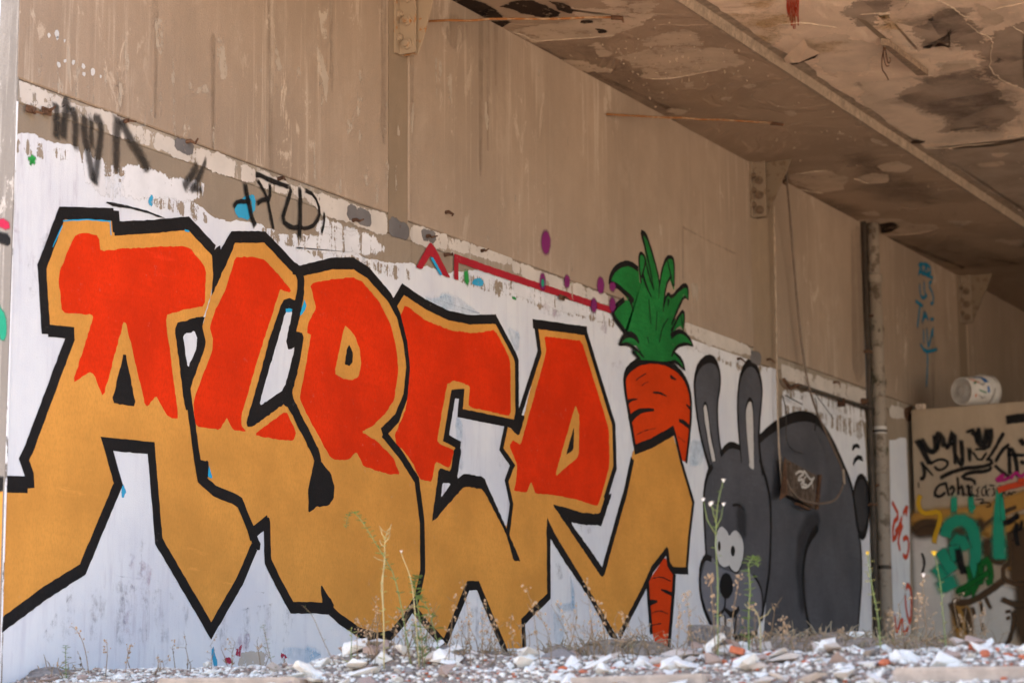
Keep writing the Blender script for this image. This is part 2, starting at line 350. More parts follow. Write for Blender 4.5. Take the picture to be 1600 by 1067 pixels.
def area(p): return .5*sum(p[i][0]*p[(i+1)%len(p)][1]-p[(i+1)%len(p)][0]*p[i][1] for i in range(len(p)))
def rough(p, step=.024, amp=.0028, chaikin=.10, closed=True):
    n = len(p)
    if chaikin > 0:
        q = []
        for i in range(n):
            if not closed and i in (0, n-1): q.append(p[i]); continue
            a, b, c = p[i-1], p[i], p[(i+1)%n]
            la = math.dist(a,b); lc = math.dist(b,c); ka = min(chaikin, .03/max(la,1e-6)); kc = min(chaikin, .03/max(lc,1e-6))
            q.append((b[0]+(a[0]-b[0])*ka, b[1]+(a[1]-b[1])*ka)); q.append((b[0]+(c[0]-b[0])*kc, b[1]+(c[1]-b[1])*kc))
        p = q; n = len(p)
    r = []
    for i in range(n if closed else n-1):
        a, b = p[i], p[(i+1)%n]; k = max(1, int(math.dist(a,b)/step))
        for j in range(k):
            t = j/k; x = a[0]+(b[0]-a[0])*t; y = a[1]+(b[1]-a[1])*t
            r.append((x+random.uniform(-amp,amp), y+random.uniform(-amp,amp)))
    if not closed: r.append(p[-1])
    return r
def smooth_line(p, it=2):
    for _ in range(it):
        q = [p[0]]
        for i in range(len(p)-1):
            a, b = p[i], p[i+1]
            q += [tuple(a[k]*.75+b[k]*.25 for k in range(len(a))), tuple(a[k]*.25+b[k]*.75 for k in range(len(a)))]
        q.append(p[-1]); p = q
    return p
def fill(plane, pts, amp=.0028, ch=.10, step=.022, mb=None):
    to2, to3 = plane; p = [to2(*q) for q in pts]; p = rough(p, step, amp, ch)
    mb = mb or MB(); mb.add([to3(*q) for q in p], [tuple(range(len(p)))]); return mb
SC = [0]
def softfill(plane, pts, soft=.05, amp=.01, ch=.25, mb=None):
    """polygon plus a feathered skirt (cover 1 -> 0)"""
    to2, to3 = plane; p = rough([to2(*q) for q in pts], .12, amp, ch)
    if area(p) < 0: p.reverse()
    n = len(p); o = []
    for i in range(n):
        a, b, c = p[i-1], p[i], p[(i+1)%n]
        nx = (b[1]-a[1])+(c[1]-b[1]); ny = -(b[0]-a[0])-(c[0]-b[0]); l = math.hypot(nx,ny) or 1
        o.append((nx/l, ny/l))
    per = sum(math.dist(p[i], p[i-1]) for i in range(n)); ins = min(soft*.2, .12*2*abs(area(p))/per)
    inn = [(p[i][0]-o[i][0]*ins, p[i][1]-o[i][1]*ins) for i in range(n)]
    out = [(p[i][0]+o[i][0]*soft*.8, p[i][1]+o[i][1]*soft*.8) for i in range(n)]
    mb = mb or MB(); ax = 'xyz'.index(plane_kind); v3 = [Vector(to3(*q)) for q in inn]+[Vector(to3(*q)) for q in out]
    SC[0] += 1; dz = (SC[0] % 60)*1.2e-5
    for q in v3: q[ax] -= dz
    for i in range(n, 2*n): v3[i][ax] += random.uniform(.1,1)*3e-5
    mb.add([tuple(q) for q in v3], [tuple(range(n))]+[(i, n+i, n+(i+1)%n, (i+1)%n) for i in range(n)], [1.0]*n+[0.0]*n)
    return mb
def stroke(plane, pts, w, mb=None, soft=0.0, sm=0, amp=.002, closed=False, tilt=None):
    """painted line of width w metres (number or list) in the plane"""
    to2, to3 = plane; p = [to2(*q) for q in pts]
    if isinstance(w, (list,tuple)): p = [(a,b,ww) for (a,b),ww in zip(p,w)]
    else: p = [(a,b,w) for a,b in p]
    if sm: p = smooth_line(p, sm)
    q = []
    for i in range(len(p)-1):
        a, b = p[i], p[i+1]; k = max(1, int(math.dist(a[:2],b[:2])/.03))
        q += [tuple(a[c]+(b[c]-a[c])*j/k for c in range(3)) for j in range(k)]
    q.append(p[-1]); p = q; n = len(p); prof = [(-.5,1.0),(.5,1.0)] if not soft else [(-.5-soft,0.0),(-.5+soft*.5,1.0),(.5-soft*.5,1.0),(.5+soft,0.0)]
    vs, al, fs = [], [], []; m = len(prof)
    eps = 4e-6
    for i in range(n):
        a = p[i-1] if i else (p[-2] if closed else None); b = p[i]; c = p[i+1] if i < n-1 else (p[1] if closed else None)
        d1 = None if a is None else (b[0]-a[0], b[1]-a[1]); d2 = None if c is None else (c[0]-b[0], c[1]-b[1])
        def nrm(d):
            l = math.hypot(*d) or 1; return (d[0]/l, d[1]/l)
        if d1 is None: d1 = d2
        if d2 is None: d2 = d1
        d1, d2 = nrm(d1), nrm(d2); tx, ty = d1[0]+d2[0], d1[1]+d2[1]; l = math.hypot(tx,ty)
        if l < .25: tx, ty = d1; l = 1
        tx, ty = tx/l, ty/l; k = 1/max(.38, tx*d1[0]+ty*d1[1]); nx, ny = -ty, tx
        endf = 1.0
        for off, cv in prof:
            j = random.uniform(-amp, amp)
            u = b[0]+nx*(off*b[2]*k+j); v = b[1]+ny*(off*b[2]*k+j)
            X, Y, Z = to3(u, v); vs.append((X - (eps*i if plane_kind == 'x' else 0), Y - (eps*i if plane_kind == 'y' else 0), Z - (eps*i if plane_kind == 'z' else 0)))
            al.append(cv if (not soft or 0 < i < n-1) else 0.0)
    for i in range(n-1):
        for k in range(m-1): fs.append((i*m+k, i*m+k+1, (i+1)*m+k+1, (i+1)*m+k))
    mb = mb or MB(); mb.add(vs, fs, al); return mb
plane_kind = 'y'
def ell(c, x, y, rx, ry, n=20): return P(c, *[(x+rx*math.cos(2*math.pi*i/n), y+ry*math.sin(2*math.pi*i/n)) for i in range(n)])
# ================================================================== STRUCTURE
ZS, ZM = 4.72, 4.80            # soffit along the wall, main ceiling
XEND, YOPP = 30.0, -13.0
def X(x, y, off=0.0): return W(x, y, off).x
ground = struct(obj('ground', MB().add([(-400,-400,-1.75),(400,-400,-1.75),(400,400,-1.75),(-400,400,-1.75)], [(0,1,2,3)]), M['ground']))
struct(obj('floor', MB().box((0,YOPP,-1.6),(XEND,.07,0.0)), M['floor']))
struct(obj('floor_ledge', MB().box((-.50,YOPP,-1.7),(-.002,.06,-.13)), M['floor']))
opw = empty('added_side_wall', (14.0,YOPP,0), 'added unseen concrete wall opposite the graffiti, holding back light from that side', 'wall')  # unseen wall, added to dim the right part of the painted wall
obj('wall_panel', MB().box((0,-.2,0),(XEND-14.2,0,ZM-.002)), M['hall'], opw)
YE = -1.34
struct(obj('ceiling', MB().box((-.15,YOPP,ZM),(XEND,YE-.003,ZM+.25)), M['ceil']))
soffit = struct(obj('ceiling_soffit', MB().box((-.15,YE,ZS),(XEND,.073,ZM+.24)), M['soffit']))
far = empty('end_wall', (XEND,-6,0), 'bare concrete wall closing the dark far end of the hall', 'wall')
obj('wall_panel', MB().box((-.2+.0,-7,0),(.0,6,ZM)), M['hall'], far)
# thin flaking skin on the step between soffit and ceiling
mb = MB(); xs = []; x = 0.0
while x < 26: xs.append(x); x += random.uniform(.03,.09)*(1+x*.04)
for i, x in enumerate(xs):
    a = noise.noise(Vector((x*2.1,0,3)))*.02+noise.noise(Vector((x*9,2,3)))*.012; b = noise.noise(Vector((x*1.3,5,3)))*.06+noise.noise(Vector((x*8,5,9)))*.025
    mb.v += [(x,YE+.022+a,ZS-.0022),(x,YE-.006,ZS-.003+a*.15),(x,YE-.010+a*.2,(ZS+ZM)/2),(x,YE-.016,ZM-.0045),(x,YE-.085+b,ZM-.0042)]; mb.a += [1.0]*5
    if i:
        for k in range(4): mb.f.append((5*i-5+k,5*i-5+k+1,5*i+k+1,5*i+k))
obj('flaking_edge', mb, M['lip'], soffit)

# ------------------------------------------------------------------ the long painted wall
wall = empty('painted_wall', (0,0,0), 'long tan concrete wall with the big orange graffiti lettering, carrot and rabbit', 'wall')
OFU, OFB, OFL = .010, .006, 0.0
ZB1 = W(400,259.5,OFB).z            # band top
ZB0 = W(225,229,OFB).z              # band bottom
cols = [(X(608,300,OFU), X(638,300,OFU)), (X(1176,450,OFU), X(1212,450,OFU)), (15.55, 15.85), (21.5,21.8)]
edges = [0.0] + [e for c in cols for e in c] + [XEND-.2]
for i in range(0, len(edges), 2):
    bevel(obj('upper_panel', MB().box((edges[i]+(.006 if i else -.016),-OFU,ZB1+.004),(edges[i+1]-.006,.112,ZS-.002)), M['upper'], wall), .008, 1)
    bevel(obj('ledge_band', MB().box((edges[i]+.004,-OFB,ZB0),(edges[i+1]-.004,.1115,ZB1)), M['band'], wall), .006, 1)
for a, b in cols:
    obj('column_strip', MB().box((a,-OFU+.006,ZB0+.002),(b,.111,ZS-.002)), M['strip'], wall)
obj('lower_wall', MB().box((0,-OFL,-.02),(XEND-.2,.1125,ZB0-.003)), M['lower'], wall)
endf = obj('wall_end', MB().box((-.017,-OFU+.002,-.05),(-.0165+.016,.115,ZS-.004)), M['endface'], wall)

# ------------------------------------------------------------------ partition at the back
ZP = PX(1424,640,XPART).z
part = empty('partition_wall', (XPART,-3.5,0), 'lower tan partition wall on the right covered in black and green spray tags', 'wall')
PAR = Vector((XPART,-3.5,0))
bevel(obj('wall_panel', MB().box((0,-5.0,0),(.30,3.45,ZP)), M['part'], part), .012, 2)
class shift:   # planes local to the partition empty
    pass
def pl_part(off): return (lambda x,y: (lambda p: (-p.y, p.z))(PX(x,y,XPART-off)), lambda u,v: (-off, -u+3.5, v))
# ================================================================== PAINT ON THE LONG WALL
BASE = .0012
class Lay:
    """consecutive coats: every coat a hair proud of the last"""
    def __init__(s, base, step=.00012): s.o = base; s.st = step
    def n(s): s.o += s.st; return pl_wall(s.o)
def poly(L, name, pts, mat, parent, amp=.0035, ch=.10, label=None):
    o = obj(name, fill(L.n(), pts, amp, ch), M[mat], parent)
    if label: o['label'] = label
    return o
def polys(L, name, lists, mat, parent, amp=.0035, ch=.10):
    mb = MB(); pl = L.n()
    for p in lists: fill(pl, p, amp, ch, mb=mb)
    return obj(name, mb, M[mat], parent)
def lines(L, name, items, mat, parent, soft=0.0, sm=0, amp=.002):
    mb = MB()
    for pts, w in items: stroke(L.n(), pts, w, mb, soft, sm, amp)
    return obj(name, mb, M[mat], parent)
# white ground coat, ragged brushed top edge
def jag(pts, h=6, step=7):
    out = []
    for i in range(len(pts)-1):
        a, b = pts[i], pts[i+1]; n = max(1, int(abs(b[0]-a[0])/step))
        for k in range(n):
            t = k/n; out.append((a[0]+(b[0]-a[0])*t+random.uniform(-1.5,1.5), a[1]+(b[1]-a[1])*t-random.uniform(0,h)))
    out.append(pts[-1]); return out
pf = pl_wall(BASE)
top1 = jag([(19,217),(45,211),(75,222),(103,229),(122,236),(130,256),(150,282),(170,278),(205,276),(240,290),(272,297),(300,312),(325,336),(352,350),(400,350),(432,366),(468,372),(500,372),(523,392),(560,402),(606,415),(640,416),(668,420),(700,432),(712,426),(760,422),(850,448),(955,492),(1012,520),(1072,520),(1110,533),(1140,552),(1165,560),(1186,574),(1214,575)])
white = fill(pf, top1+[(1216,700),(1222,1120),(600,1120),(2,1120)], .004, .05)
fill(pf, jag([(1222,628),(1265,626),(1300,640),(1320,648),(1346,652)],8,8)+[(1352,690),(1358,800),(1366,1120),(1224,1120)], .004, .05, mb=white)
fill(pf, jag([(1390,690),(1416,684)],3)+[(1421,800),(1424,1120),(1396,1120),(1392,850)], .004, .05, mb=white)
coat = obj('white_coat', white, M['white'], wall)
coat['label'] = 'white painted ground behind the graffiti lettering'
L = Lay(.0016)
def soft(name, lists, mat, s=.06, parent=wall, LL=None, amp=.012):
    mb = MB(); pl = (LL or L).n()
    for p in lists: softfill(pl, p, s, amp, mb=mb)
    return obj(name, mb, M[mat], parent)
# thin washes and scuffs in the white
soft('blue_wash', [P('C7',(220,100),(350,70),(450,110),(540,180),(480,190),(360,160)), P('C7',(690,250),(760,300),(740,400),(700,330)), P('P',(556,870),(563,868),(590,1000),(575,1000)), P('D2',(225,760),(290,800),(285,950),(235,930)), P('D2',(240,720),(350,720),(350,755),(250,760)), P('C4',(560,900),(700,890),(800,940),(700,985),(610,960)), P('D5',(100,780),(230,800),(200,1000),(90,1000)), P('C7',(395,760),(430,770),(440,1000),(425,1050)), P('D2',(325,540),(345,700),(335,740))], 'thinblue', .05)
soft('violet_scuff', [P('C7',(850,130),(930,95),(1010,170),(1000,205),(880,190)), P('C4',(320,830),(400,800),(390,900),(300,940)), P('D4',(180,240),(310,250),(300,300),(190,290)), P('D3',(70,830),(160,830),(150,1000),(80,930)), P('P',(15,340),(35,345),(30,400),(18,400)), P('P',(200,860),(240,880),(220,1000),(190,990)), P('D2',(360,800),(480,820),(470,900),(380,900))], 'thinviolet', .08)
soft('grey_scuff', [P('P',(205,840),(232,840),(236,905),(208,900)), P('P',(140,330),(150,430),(40,470),(35,380)), P('P',(120,900),(300,925),(290,1010),(60,1000)), P('P',(560,398),(600,408),(600,440),(570,430)), P('C8',(560,20),(610,80),(600,130),(560,90)), P('D2',(340,270),(420,280),(450,330),(380,330)), P('P',(300,960),(470,930),(450,1010),(330,1020)), P('P',(700,950),(760,940),(760,1000),(700,1000)), P('C8',(870,620),(940,640),(930,740),(870,720))], 'thingrey', .10)
soft('dirt_smear', [P('P',(20,216),(120,232),(140,262),(80,250),(22,236)), P('P',(180,280),(300,310),(330,350),(240,322)), P('P',(400,352),(500,374),(560,404),(640,420),(640,440),(520,410),(410,372)), P('P',(700,425),(860,450),(960,496),(960,512),(840,478),(710,440)), P('P',(1075,522),(1180,560),(1200,576),(1180,590),(1090,550)), P('P',(1224,630),(1350,655),(1350,690),(1300,670),(1225,650))], 'smear', .10)
soft('bare_patch', [P('C4',(330,930),(400,915),(590,935),(600,1000),(420,1010),(330,1005))], 'scab', .04)
soft('crimson_drip', [P('C4',(315,900),(340,880),(345,930),(320,945)), P('C4',(255,950),(285,945),(290,975),(255,975)), P('C4',(560,920),(590,930),(600,960),(570,950)), P('C4',(915,905),(960,905),(960,940),(915,940))], 'thincrimson', .03)
soft('cyan_drip', [P('C4',(170,895),(195,895),(222,1000),(185,1005)), P('K7',(900,375),(920,365),(945,362),(945,392),(905,390)), P('E6',(500,250),(515,245),(522,290),(510,300))], 'thincyan', .015)
lines(L, 'plaster_joint', [(P('E6',(365,615),(450,612),(560,630),(640,640),(770,650)),.006), (P('C4',(340,575),(400,582),(470,588),(530,592)),.004), (P('K8',(580,730),(700,738),(790,735)),.004)], 'thingrey', wall, soft=.5, amp=.004)

# ------------------------------------------------------------------ letters
OW = .068
LB = .0026
NL = [0]
def letter(label, ochre, amp=.004):
    NL[0] += 1; L = Lay(LB+NL[0]*.00004); return L, poly(L, 'painted_letter', ochre, 'ochre', wall, amp, .08, label)
# --- A
L, a = letter('leftmost painted letter A, ochre with a red orange top and long black outlined feet',
  P('E6',(0,832),(190,690),(345,590),(492,237),(442,68),(632,88),(662,475),(880,855),(1000,640),(1057,500),(1015,370),(990,310),(915,285),(860,230),(838,200),(825,130),(800,0))+
  P('C1',(905,830),(990,655),(1028,548),(1050,380),(1045,275),(905,140),(505,165),(500,90),(205,85),(85,370),(108,720),(270,760))+P('E5',(122,1067))+P('E6',(100,135),(125,240),(0,235),(-20,235),(-20,845)))
poly(L, 'red_fill', P('C1',(270,210),(300,198),(345,193),(395,203),(411,235),(413,285),(440,293),(520,281),(720,269),(890,266),(925,290),(1003,390),(995,597),(890,617),(775,650))+
  P('E5',(745,943),(712,942),(695,930),(650,848),(608,900),(520,522),(430,855),(385,745),(303,795),(388,525),(385,512),(258,503),(243,345)), 'red', a)
lines(L, 'outline', [(P('E6',(-60,872),(0,830),(190,690),(345,592),(493,237),(446,70),(630,88),(662,475),(880,848),(1000,640),(1060,498)),OW),
  (P('E6',(-20,236),(115,240)),.085), (P('E6',(126,255),(122,200),(100,135))+P('E5',(122,1067),(297,598)),OW),
  (P('E5',(310,588),(200,578)),.062), (P('E5',(192,592),(175,312),(258,88),(475,95)),OW),
  (P('C1',(497,68),(505,190)),OW), (P('C1',(490,168),(700,158),(905,138),(1048,290)),OW+.006)], 'black', a)
polys(L, 'counter', [P('E5',(520,655),(568,895),(465,880)), P('C2',(325,190),(368,150),(375,195),(450,150),(410,245),(320,442),(330,330)),
  P('C2',(115,588),(285,545),(272,612),(290,690),(280,740),(205,940),(218,1067),(175,1067))], 'black', a)
poly(L, 'white_gap', P('C2',(163,648),(228,632),(243,670),(240,720),(190,840)), 'white', a)
lines(L, 'blue_edge', [(P('C1',(208,126),(330,118),(470,128),(475,205)),.007),(P('C1',(885,180),(910,184)),.012),(P('C1',(150,270),(205,150)),.006)], 'cyan', a)
# --- L
L, l = letter('second painted letter L, ochre with a slanted red orange stem, between the A and the B',
  P('C2',(318,440),(440,115),(615,115),(810,330),(800,480),(740,960))+P('C3',(900,560),(870,850))+P('C4',(720,150),(490,170),(420,240))+P('C3',(480,800),(340,735),(265,670),(240,560),(185,160))+P('C2',(190,900)))
poly(L, 'red_fill', P('C2',(455,220),(540,218),(620,238),(700,325),(765,405),(752,418),(705,398),(690,440),(590,750))+P('C3',(485,325),(490,375),(515,405),(440,400),(407,322),(370,395),(235,380),(218,240))+
  P('C2',(325,740),(330,680),(310,608),(350,500),(400,400)), 'red', l)
poly(L, 'red_foot', P('C3',(735,290),(792,410),(780,455),(690,450),(555,425)), 'red', l)
LL = L
# --- B
L, b = letter('third painted letter B, ochre below and red orange above with a small dark counter',
  P('C5',(85,75),(110,80),(280,40),(400,40),(480,90),(600,230),(650,330),(690,480),(705,620),(690,780),(640,900),(560,990))+
  P('K8',(540,35),(600,110),(670,220),(693,400),(695,600),(670,720),(620,800),(560,870),(500,877),(430,855),(350,800),(300,770))+P('C4',(800,672),(620,670),(488,420),(495,165),(640,110),(720,120))+P('C3',(870,850),(900,560))+P('C5',(20,760),(50,450),(100,130)))
poly(L, 'red_fill', P('C5',(158,152),(300,128),(395,118),(450,145),(540,250),(610,390),(640,520),(648,640),(625,800),(580,870),(510,940),(443,978))+P('K8',(500,55),(570,125),(600,195),(560,198),(450,165),(418,103),(385,138),(315,135))+
  P('C5',(150,900),(100,790),(120,690),(165,435),(140,428),(150,360),(192,295)), 'red', b)
poly(L, 'counter_rim', P('C5',(350,385),(400,430),(435,520),(443,600),(430,670),(390,692),(340,680),(293,650)), 'ochre', b)
poly(L, 'counter', P('C5',(375,490),(397,540),(395,590),(378,613),(350,600),(360,530)), 'black', b)
lines(L, 'outline', [(P('C5',(60,75),(110,82),(280,42),(400,42),(480,92),(600,230),(650,330),(688,480),(703,620),(688,780),(640,900),(560,985)),[.06,.066,.072,.076,.076,.07,.056,.05,.048,.052,.064,.072]),
  (P('K8',(530,25),(600,110),(670,220),(693,400),(695,600),(670,715),(620,800),(560,868),(500,876),(430,855),(350,800),(290,745)),OW-.006),
  (P('K8',(300,757),(240,752),(150,752),(100,660),(50,560),(45,400),(42,380)),OW), (P('K8',(52,388),(0,430),(-30,452)),OW)], 'black', b)
poly(L, 'spike', P('C4',(785,540),(860,650),(850,720),(800,680)), 'black', b)
poly(L, 'teardrop', P('C3',(893,565),(932,572),(985,640),(1005,710),(1000,780),(965,822),(905,822),(862,860),(858,740),(885,600)), 'black', b)
# --- outlines of L, over both
L = Lay(LB+.0022)
lines(L, 'outline', [(P('C2',(372,230),(443,108),(618,108),(790,290)),OW),
  (P('C3',(180,60),(188,160),(243,560),(262,665),(340,735),(440,775),(480,800),(548,965),(575,1040)),[.05,.052,.058,.064,.066,.066,.066,.066,.062])], 'black', l)
polys(L, 'notch', [P('C3',(250,565),(305,568),(305,662),(265,668)), P('C4',(405,225),(440,260),(432,275),(453,320),(450,355),(405,335))], 'black', l)
poly(L, 'counter', P('C2',(765,245),(800,255),(838,340),(835,450),(813,545),(790,635),(822,638),(834,660),(828,720),(795,880),(767,985))+P('C3',(925,520),(932,574),(893,570),(885,540),(735,245),(548,380),(522,377),(515,355))+
  P('C2',(590,880),(640,690),(705,490),(725,455),(760,445),(785,462),(800,390),(800,345)), 'black', l)
poly(L, 'white_gap', P('C2',(737,512),(772,518),(737,680),(748,733),(785,722),(728,950),(582,1052),(680,715)), 'white', l)
polys(L, 'blue_edge', [P('C2',(735,505),(770,508),(768,527),(733,522)), P('C2',(838,455),(852,490),(825,540),(812,545)), P('C3',(307,590),(327,668),(303,660))], 'cyan', l)
# --- E
L, e = letter('fourth painted letter E, ochre legs and a red orange arm hooked over a white gap',
  P('C7',(60,115),(108,40),(230,125),(360,190),(480,212),(615,208),(725,405),(738,440),(738,775),(600,765),(425,730),(430,630),(385,625),(345,870),(410,905),(400,1000))+
  P('C8',(330,150),(240,120),(205,395),(375,175),(485,190),(617,470),(845,405),(845,830),(705,945),(705,1110),(600,1110),(440,750),(390,750),(255,1090),(90,900),(130,720),(148,450),(120,200),(30,20))+P('C7',(10,835),(60,790),(110,690),(138,500),(120,360)))
poly(L, 'red_fill', P('C7',(118,128),(230,215),(370,270),(500,287),(618,268),(702,430),(705,748),(468,695),(478,582),(430,560),(385,550),(350,570),(295,880),(310,905),(390,935),(365,1035),(285,1000))+
  P('C8',(195,185),(130,175),(95,95),(60,40))+P('C7',(70,900),(60,850),(125,700),(135,480),(125,340),(90,190)), 'red', e)
lines(L, 'outline', [(P('C7',(50,135),(106,42),(230,125),(360,188),(480,212),(625,208)),.066),(P('C7',(612,195),(725,405),(738,440),(740,785)),.056),
  (P('C7',(745,795),(600,765),(423,730),(432,622),(385,625),(345,868),(412,905),(400,1000),(383,1060)),.062),
  (P('K8',(648,745),(700,810),(785,905),(885,660),(925,660),(1050,960),(1075,1020)),.062),
  (P('D2',(70,1010),(62,820),(205,680),(203,300)),.056)], 'black', e)
L2 = Lay(LB+.002)
poly(L2, 'lower_outline', P('C8',(318,0),(300,128),(235,108),(195,408),(217,392),(375,212),(480,228),(610,480),(650,625),(688,628),(625,480),(490,175),(480,160),(375,138),(335,172),(360,0)), 'black', e)
poly(L2, 'white_gap', P('C8',(255,192),(302,198),(245,275)), 'white', e)
# --- R
L, r = letter('fifth painted letter R, red orange head with a narrow slanted counter, beside the carrot',
  P('D1',(275,95),(545,130),(630,400),(710,650),(715,890),(665,1067))+P('D2',(490,225),(400,245),(240,180),(505,560),(585,900),(205,300))+P('C8',(845,470),(650,540),(600,470),(638,310),(610,182),(638,105))+P('D1',(80,790),(115,660),(185,700),(295,245)))
poly(L, 'red_fill', P('D1',(320,160),(530,188),(655,590),(680,680),(685,880),(635,1060))+P('D2',(475,180),(330,135),(210,115),(130,110),(105,40),(82,105),(10,95))+P('D1',(165,960),(172,880),(128,770),(145,735),(190,768),(335,240)), 'red', r)
poly(L, 'counter_rim', P('D1',(495,540),(517,600),(513,830),(380,942)), 'ochre', r)
poly(L, 'counter', P('D1',(487,658),(485,790),(442,822)), 'black', r)
lines(L, 'outline', [(P('D1',(545,118),(630,400),(708,650),(715,890),(660,1067)),.058),(P('D1',(258,92),(560,132)),.068),(P('D1',(274,88),(296,248),(190,575),(165,660)),.056),
  (P('C7',(680,800),(652,930),(715,1020))+P('C8',(638,105),(610,182),(638,310),(617,478)),.050)], 'black', r)
polys(L, 'joint', [P('D1',(105,640),(180,720),(215,600),(160,590),(150,640)), P('D2',(195,238),(235,330),(310,450),(425,640),(600,930),(545,905),(430,690),(320,525),(300,500),(215,360),(190,360))], 'black', r)
# --- last letter
L, t = letter('sixth painted letter, plain ochre zigzag stroke crossed by the carrot',
  P('D2',(505,550),(645,0))+P('D4',(370,975),(700,830),(760,1067))+P('D2',(1005,155),(985,350),(970,535),(880,535),(858,430),(780,530),(730,640),(585,900),(480,530)))
# --- carrot (behind the last letter)
Lc = Lay(LB)
carrot = poly(Lc, 'painted_carrot', P('D4',(385,960),(345,720),(305,480),(295,370),(330,300),(420,235),(510,215),(600,225),(700,265),(790,350),(845,480),(855,600),(845,800),(812,1075),(775,1067),(705,815)), 'carrotred', wall, .004, .2, 'orange painted carrot standing upright through the last letter')
poly(Lc, 'carrot_tip', P('D2',(850,460),(900,565),(868,1010),(810,1000),(775,860),(757,600)), 'carrotred', carrot)
Lc = Lay(.0118)
poly(Lc, 'leaves', P('D3',(178,555),(190,480),(240,420),(310,390),(370,395),(415,440),(425,545),(440,540),(415,420),(415,330),(430,290),(465,320),(480,350),(440,130),(470,140),(500,200),(540,340),(590,520),(600,470),(630,360),(660,325),(705,340),(715,420),(712,610),(672,510),(640,570),(625,680),(640,650),(660,640),(680,660),(720,620),(790,565),(825,585),(828,680),(800,650),(740,770),(690,890),(760,800),(780,775),(800,800),(785,940),(765,900),(720,935),(690,980),(760,945),(810,970),(865,1060))+
  P('D4',(870,105),(810,85),(740,110),(715,150),(790,240),(800,300),(740,245),(690,230),(650,240),(420,225),(370,160),(390,145),(440,165),(400,110),(330,90),(260,95),(290,30),(325,-20))+P('D3',(310,965),(200,810),(215,760),(290,690),(330,690),(240,570)), 'green', carrot, .002, .06)
k = .024
lines(Lc, 'leaf_outline', [(P('D3',(175,560),(180,490),(220,425),(290,383),(350,385),(412,430)),.046),(P('D3',(180,552),(240,568),(300,625),(345,660),(375,700)),.044),(P('D3',(295,682),(215,750),(195,810),(312,965)),.046),(P('D3',(335,670),(360,730),(374,788)),[.05,.03,.008]),
  (P('D3',(437,550),(418,400),(420,310),(440,290),(470,330),(474,370),(440,505)),k),(P('D3',(470,350),(500,480),(545,612)),[.02,.03,.008]),(P('D3',(436,122),(470,136),(500,200),(545,350),(590,520),(583,675)),[.04,.045,.03,.026,.024,.008]),(P('D3',(438,122),(480,290),(520,470),(542,605)),[.04,.026,.022,.008]),
  (P('D3',(590,565),(610,430),(650,330),(700,328),(715,400),(712,615),(672,430),(655,352)),[.02,.026,.03,.032,.024,.014,.02,.02]),(P('D3',(690,480),(640,570),(620,785)),[.02,.024,.01]),
  (P('D3',(640,665),(665,632),(690,668),(760,590),(805,560),(830,590),(829,688)),[.02,.03,.03,.034,.04,.03,.01]),(P('D3',(829,688),(795,650),(740,770),(690,892)),[.01,.022,.028,.02]),(P('D3',(645,655),(622,745)),.02),(P('D3',(665,680),(660,740)),[.04,.01]),
  (P('D3',(688,950),(720,880),(775,775),(802,800),(785,955)),[.03,.026,.026,.026,.01]),(P('D3',(766,800),(782,900)),.014),(P('D3',(685,990),(740,945),(800,960),(850,1020),(870,1072)),[.05,.04,.032,.03,.012]),
  (P('D4',(872,112),(810,88),(745,108),(710,150),(690,195)),[.012,.03,.03,.03,.02]),(P('D4',(712,160),(780,230),(802,310)),[.02,.04,.02]),(P('D4',(685,240),(730,236),(805,315)),[.02,.03,.012]),
  (P('D4',(255,98),(290,30),(340,8),(395,35),(418,85)),[.02,.044,.05,.05,.03]),(P('D4',(258,98),(330,92),(375,122),(400,142),(462,205)),[.02,.03,.03,.026,.012]),(P('D4',(365,148),(400,190),(432,220)),[.04,.03,.02]),
  (P('D3',(500,680),(510,790),(520,890)),.012),(P('D3',(570,780),(560,940)),.012),(P('D3',(662,840),(610,920),(590,1040)),.012),(P('D3',(450,470),(480,570),(522,662)),[.03,.03,.008]),(P('D4',(490,30),(500,90)),.012)], 'black', carrot, sm=1)
Lc = Lay(LB+.0012)
lines(Lc, 'outline', [(P('D4',(388,965),(345,720),(303,480),(297,370),(330,300),(420,235),(510,218)),[.05,.046,.044,.05,.066,.07,.07]),(P('D4',(505,218),(600,228),(700,270),(790,355),(843,480),(855,600),(845,800),(812,1085)),[.07,.066,.058,.052,.048,.044,.042,.04]),
  (P('D2',(753,600),(762,720),(775,890)),.052),(P('D2',(903,555),(893,720),(868,1000)),.058)], 'black', carrot, sm=1)
lines(Lc, 'crease', [(P('D4',(535,495),(595,499),(650,528)),[.014,.022,.008]),(P('D4',(320,585),(350,560),(408,550)),[.04,.022,.006]),(P('D4',(335,730),(400,665),(460,642),(545,642)),[.075,.05,.034,.022]),(P('D4',(680,363),(728,390)),[.03,.012]),(P('D4',(812,595),(855,640)),[.012,.04]),(P('D4',(752,728),(800,748),(850,800)),[.03,.04,.04]),
  (P('D4',(395,398),(430,365),(478,338)),.008),(P('D4',(442,438),(470,418),(495,408)),.006),(P('D4',(400,850),(460,815),(560,795)),.005),(P('D4',(740,860),(800,910)),.005),
  (P('D2',(828,642),(890,668)),[.014,.036]),(P('D2',(760,715),(808,708)),[.05,.02]),(P('D2',(780,580),(830,570),(882,596)),.008),(P('D2',(778,772),(820,757),(866,776)),.008),(P('D2',(780,840),(830,830)),.006)], 'black', carrot, sm=1)
lines(L, 'outline', [(P('D1',(812,840),(770,1040))+P('D2',(605,190),(505,548)),.062),(P('D4',(378,975),(520,920),(712,812)),.078),(P('D4',(700,790),(722,860),(772,1075))+P('D2',(1008,158),(985,350),(970,545)),.046),(P('D2',(980,540),(892,535),(870,500),(860,415)),.058),
  (P('D2',(866,420),(780,530),(732,640),(595,905)),.056)], 'black', t)
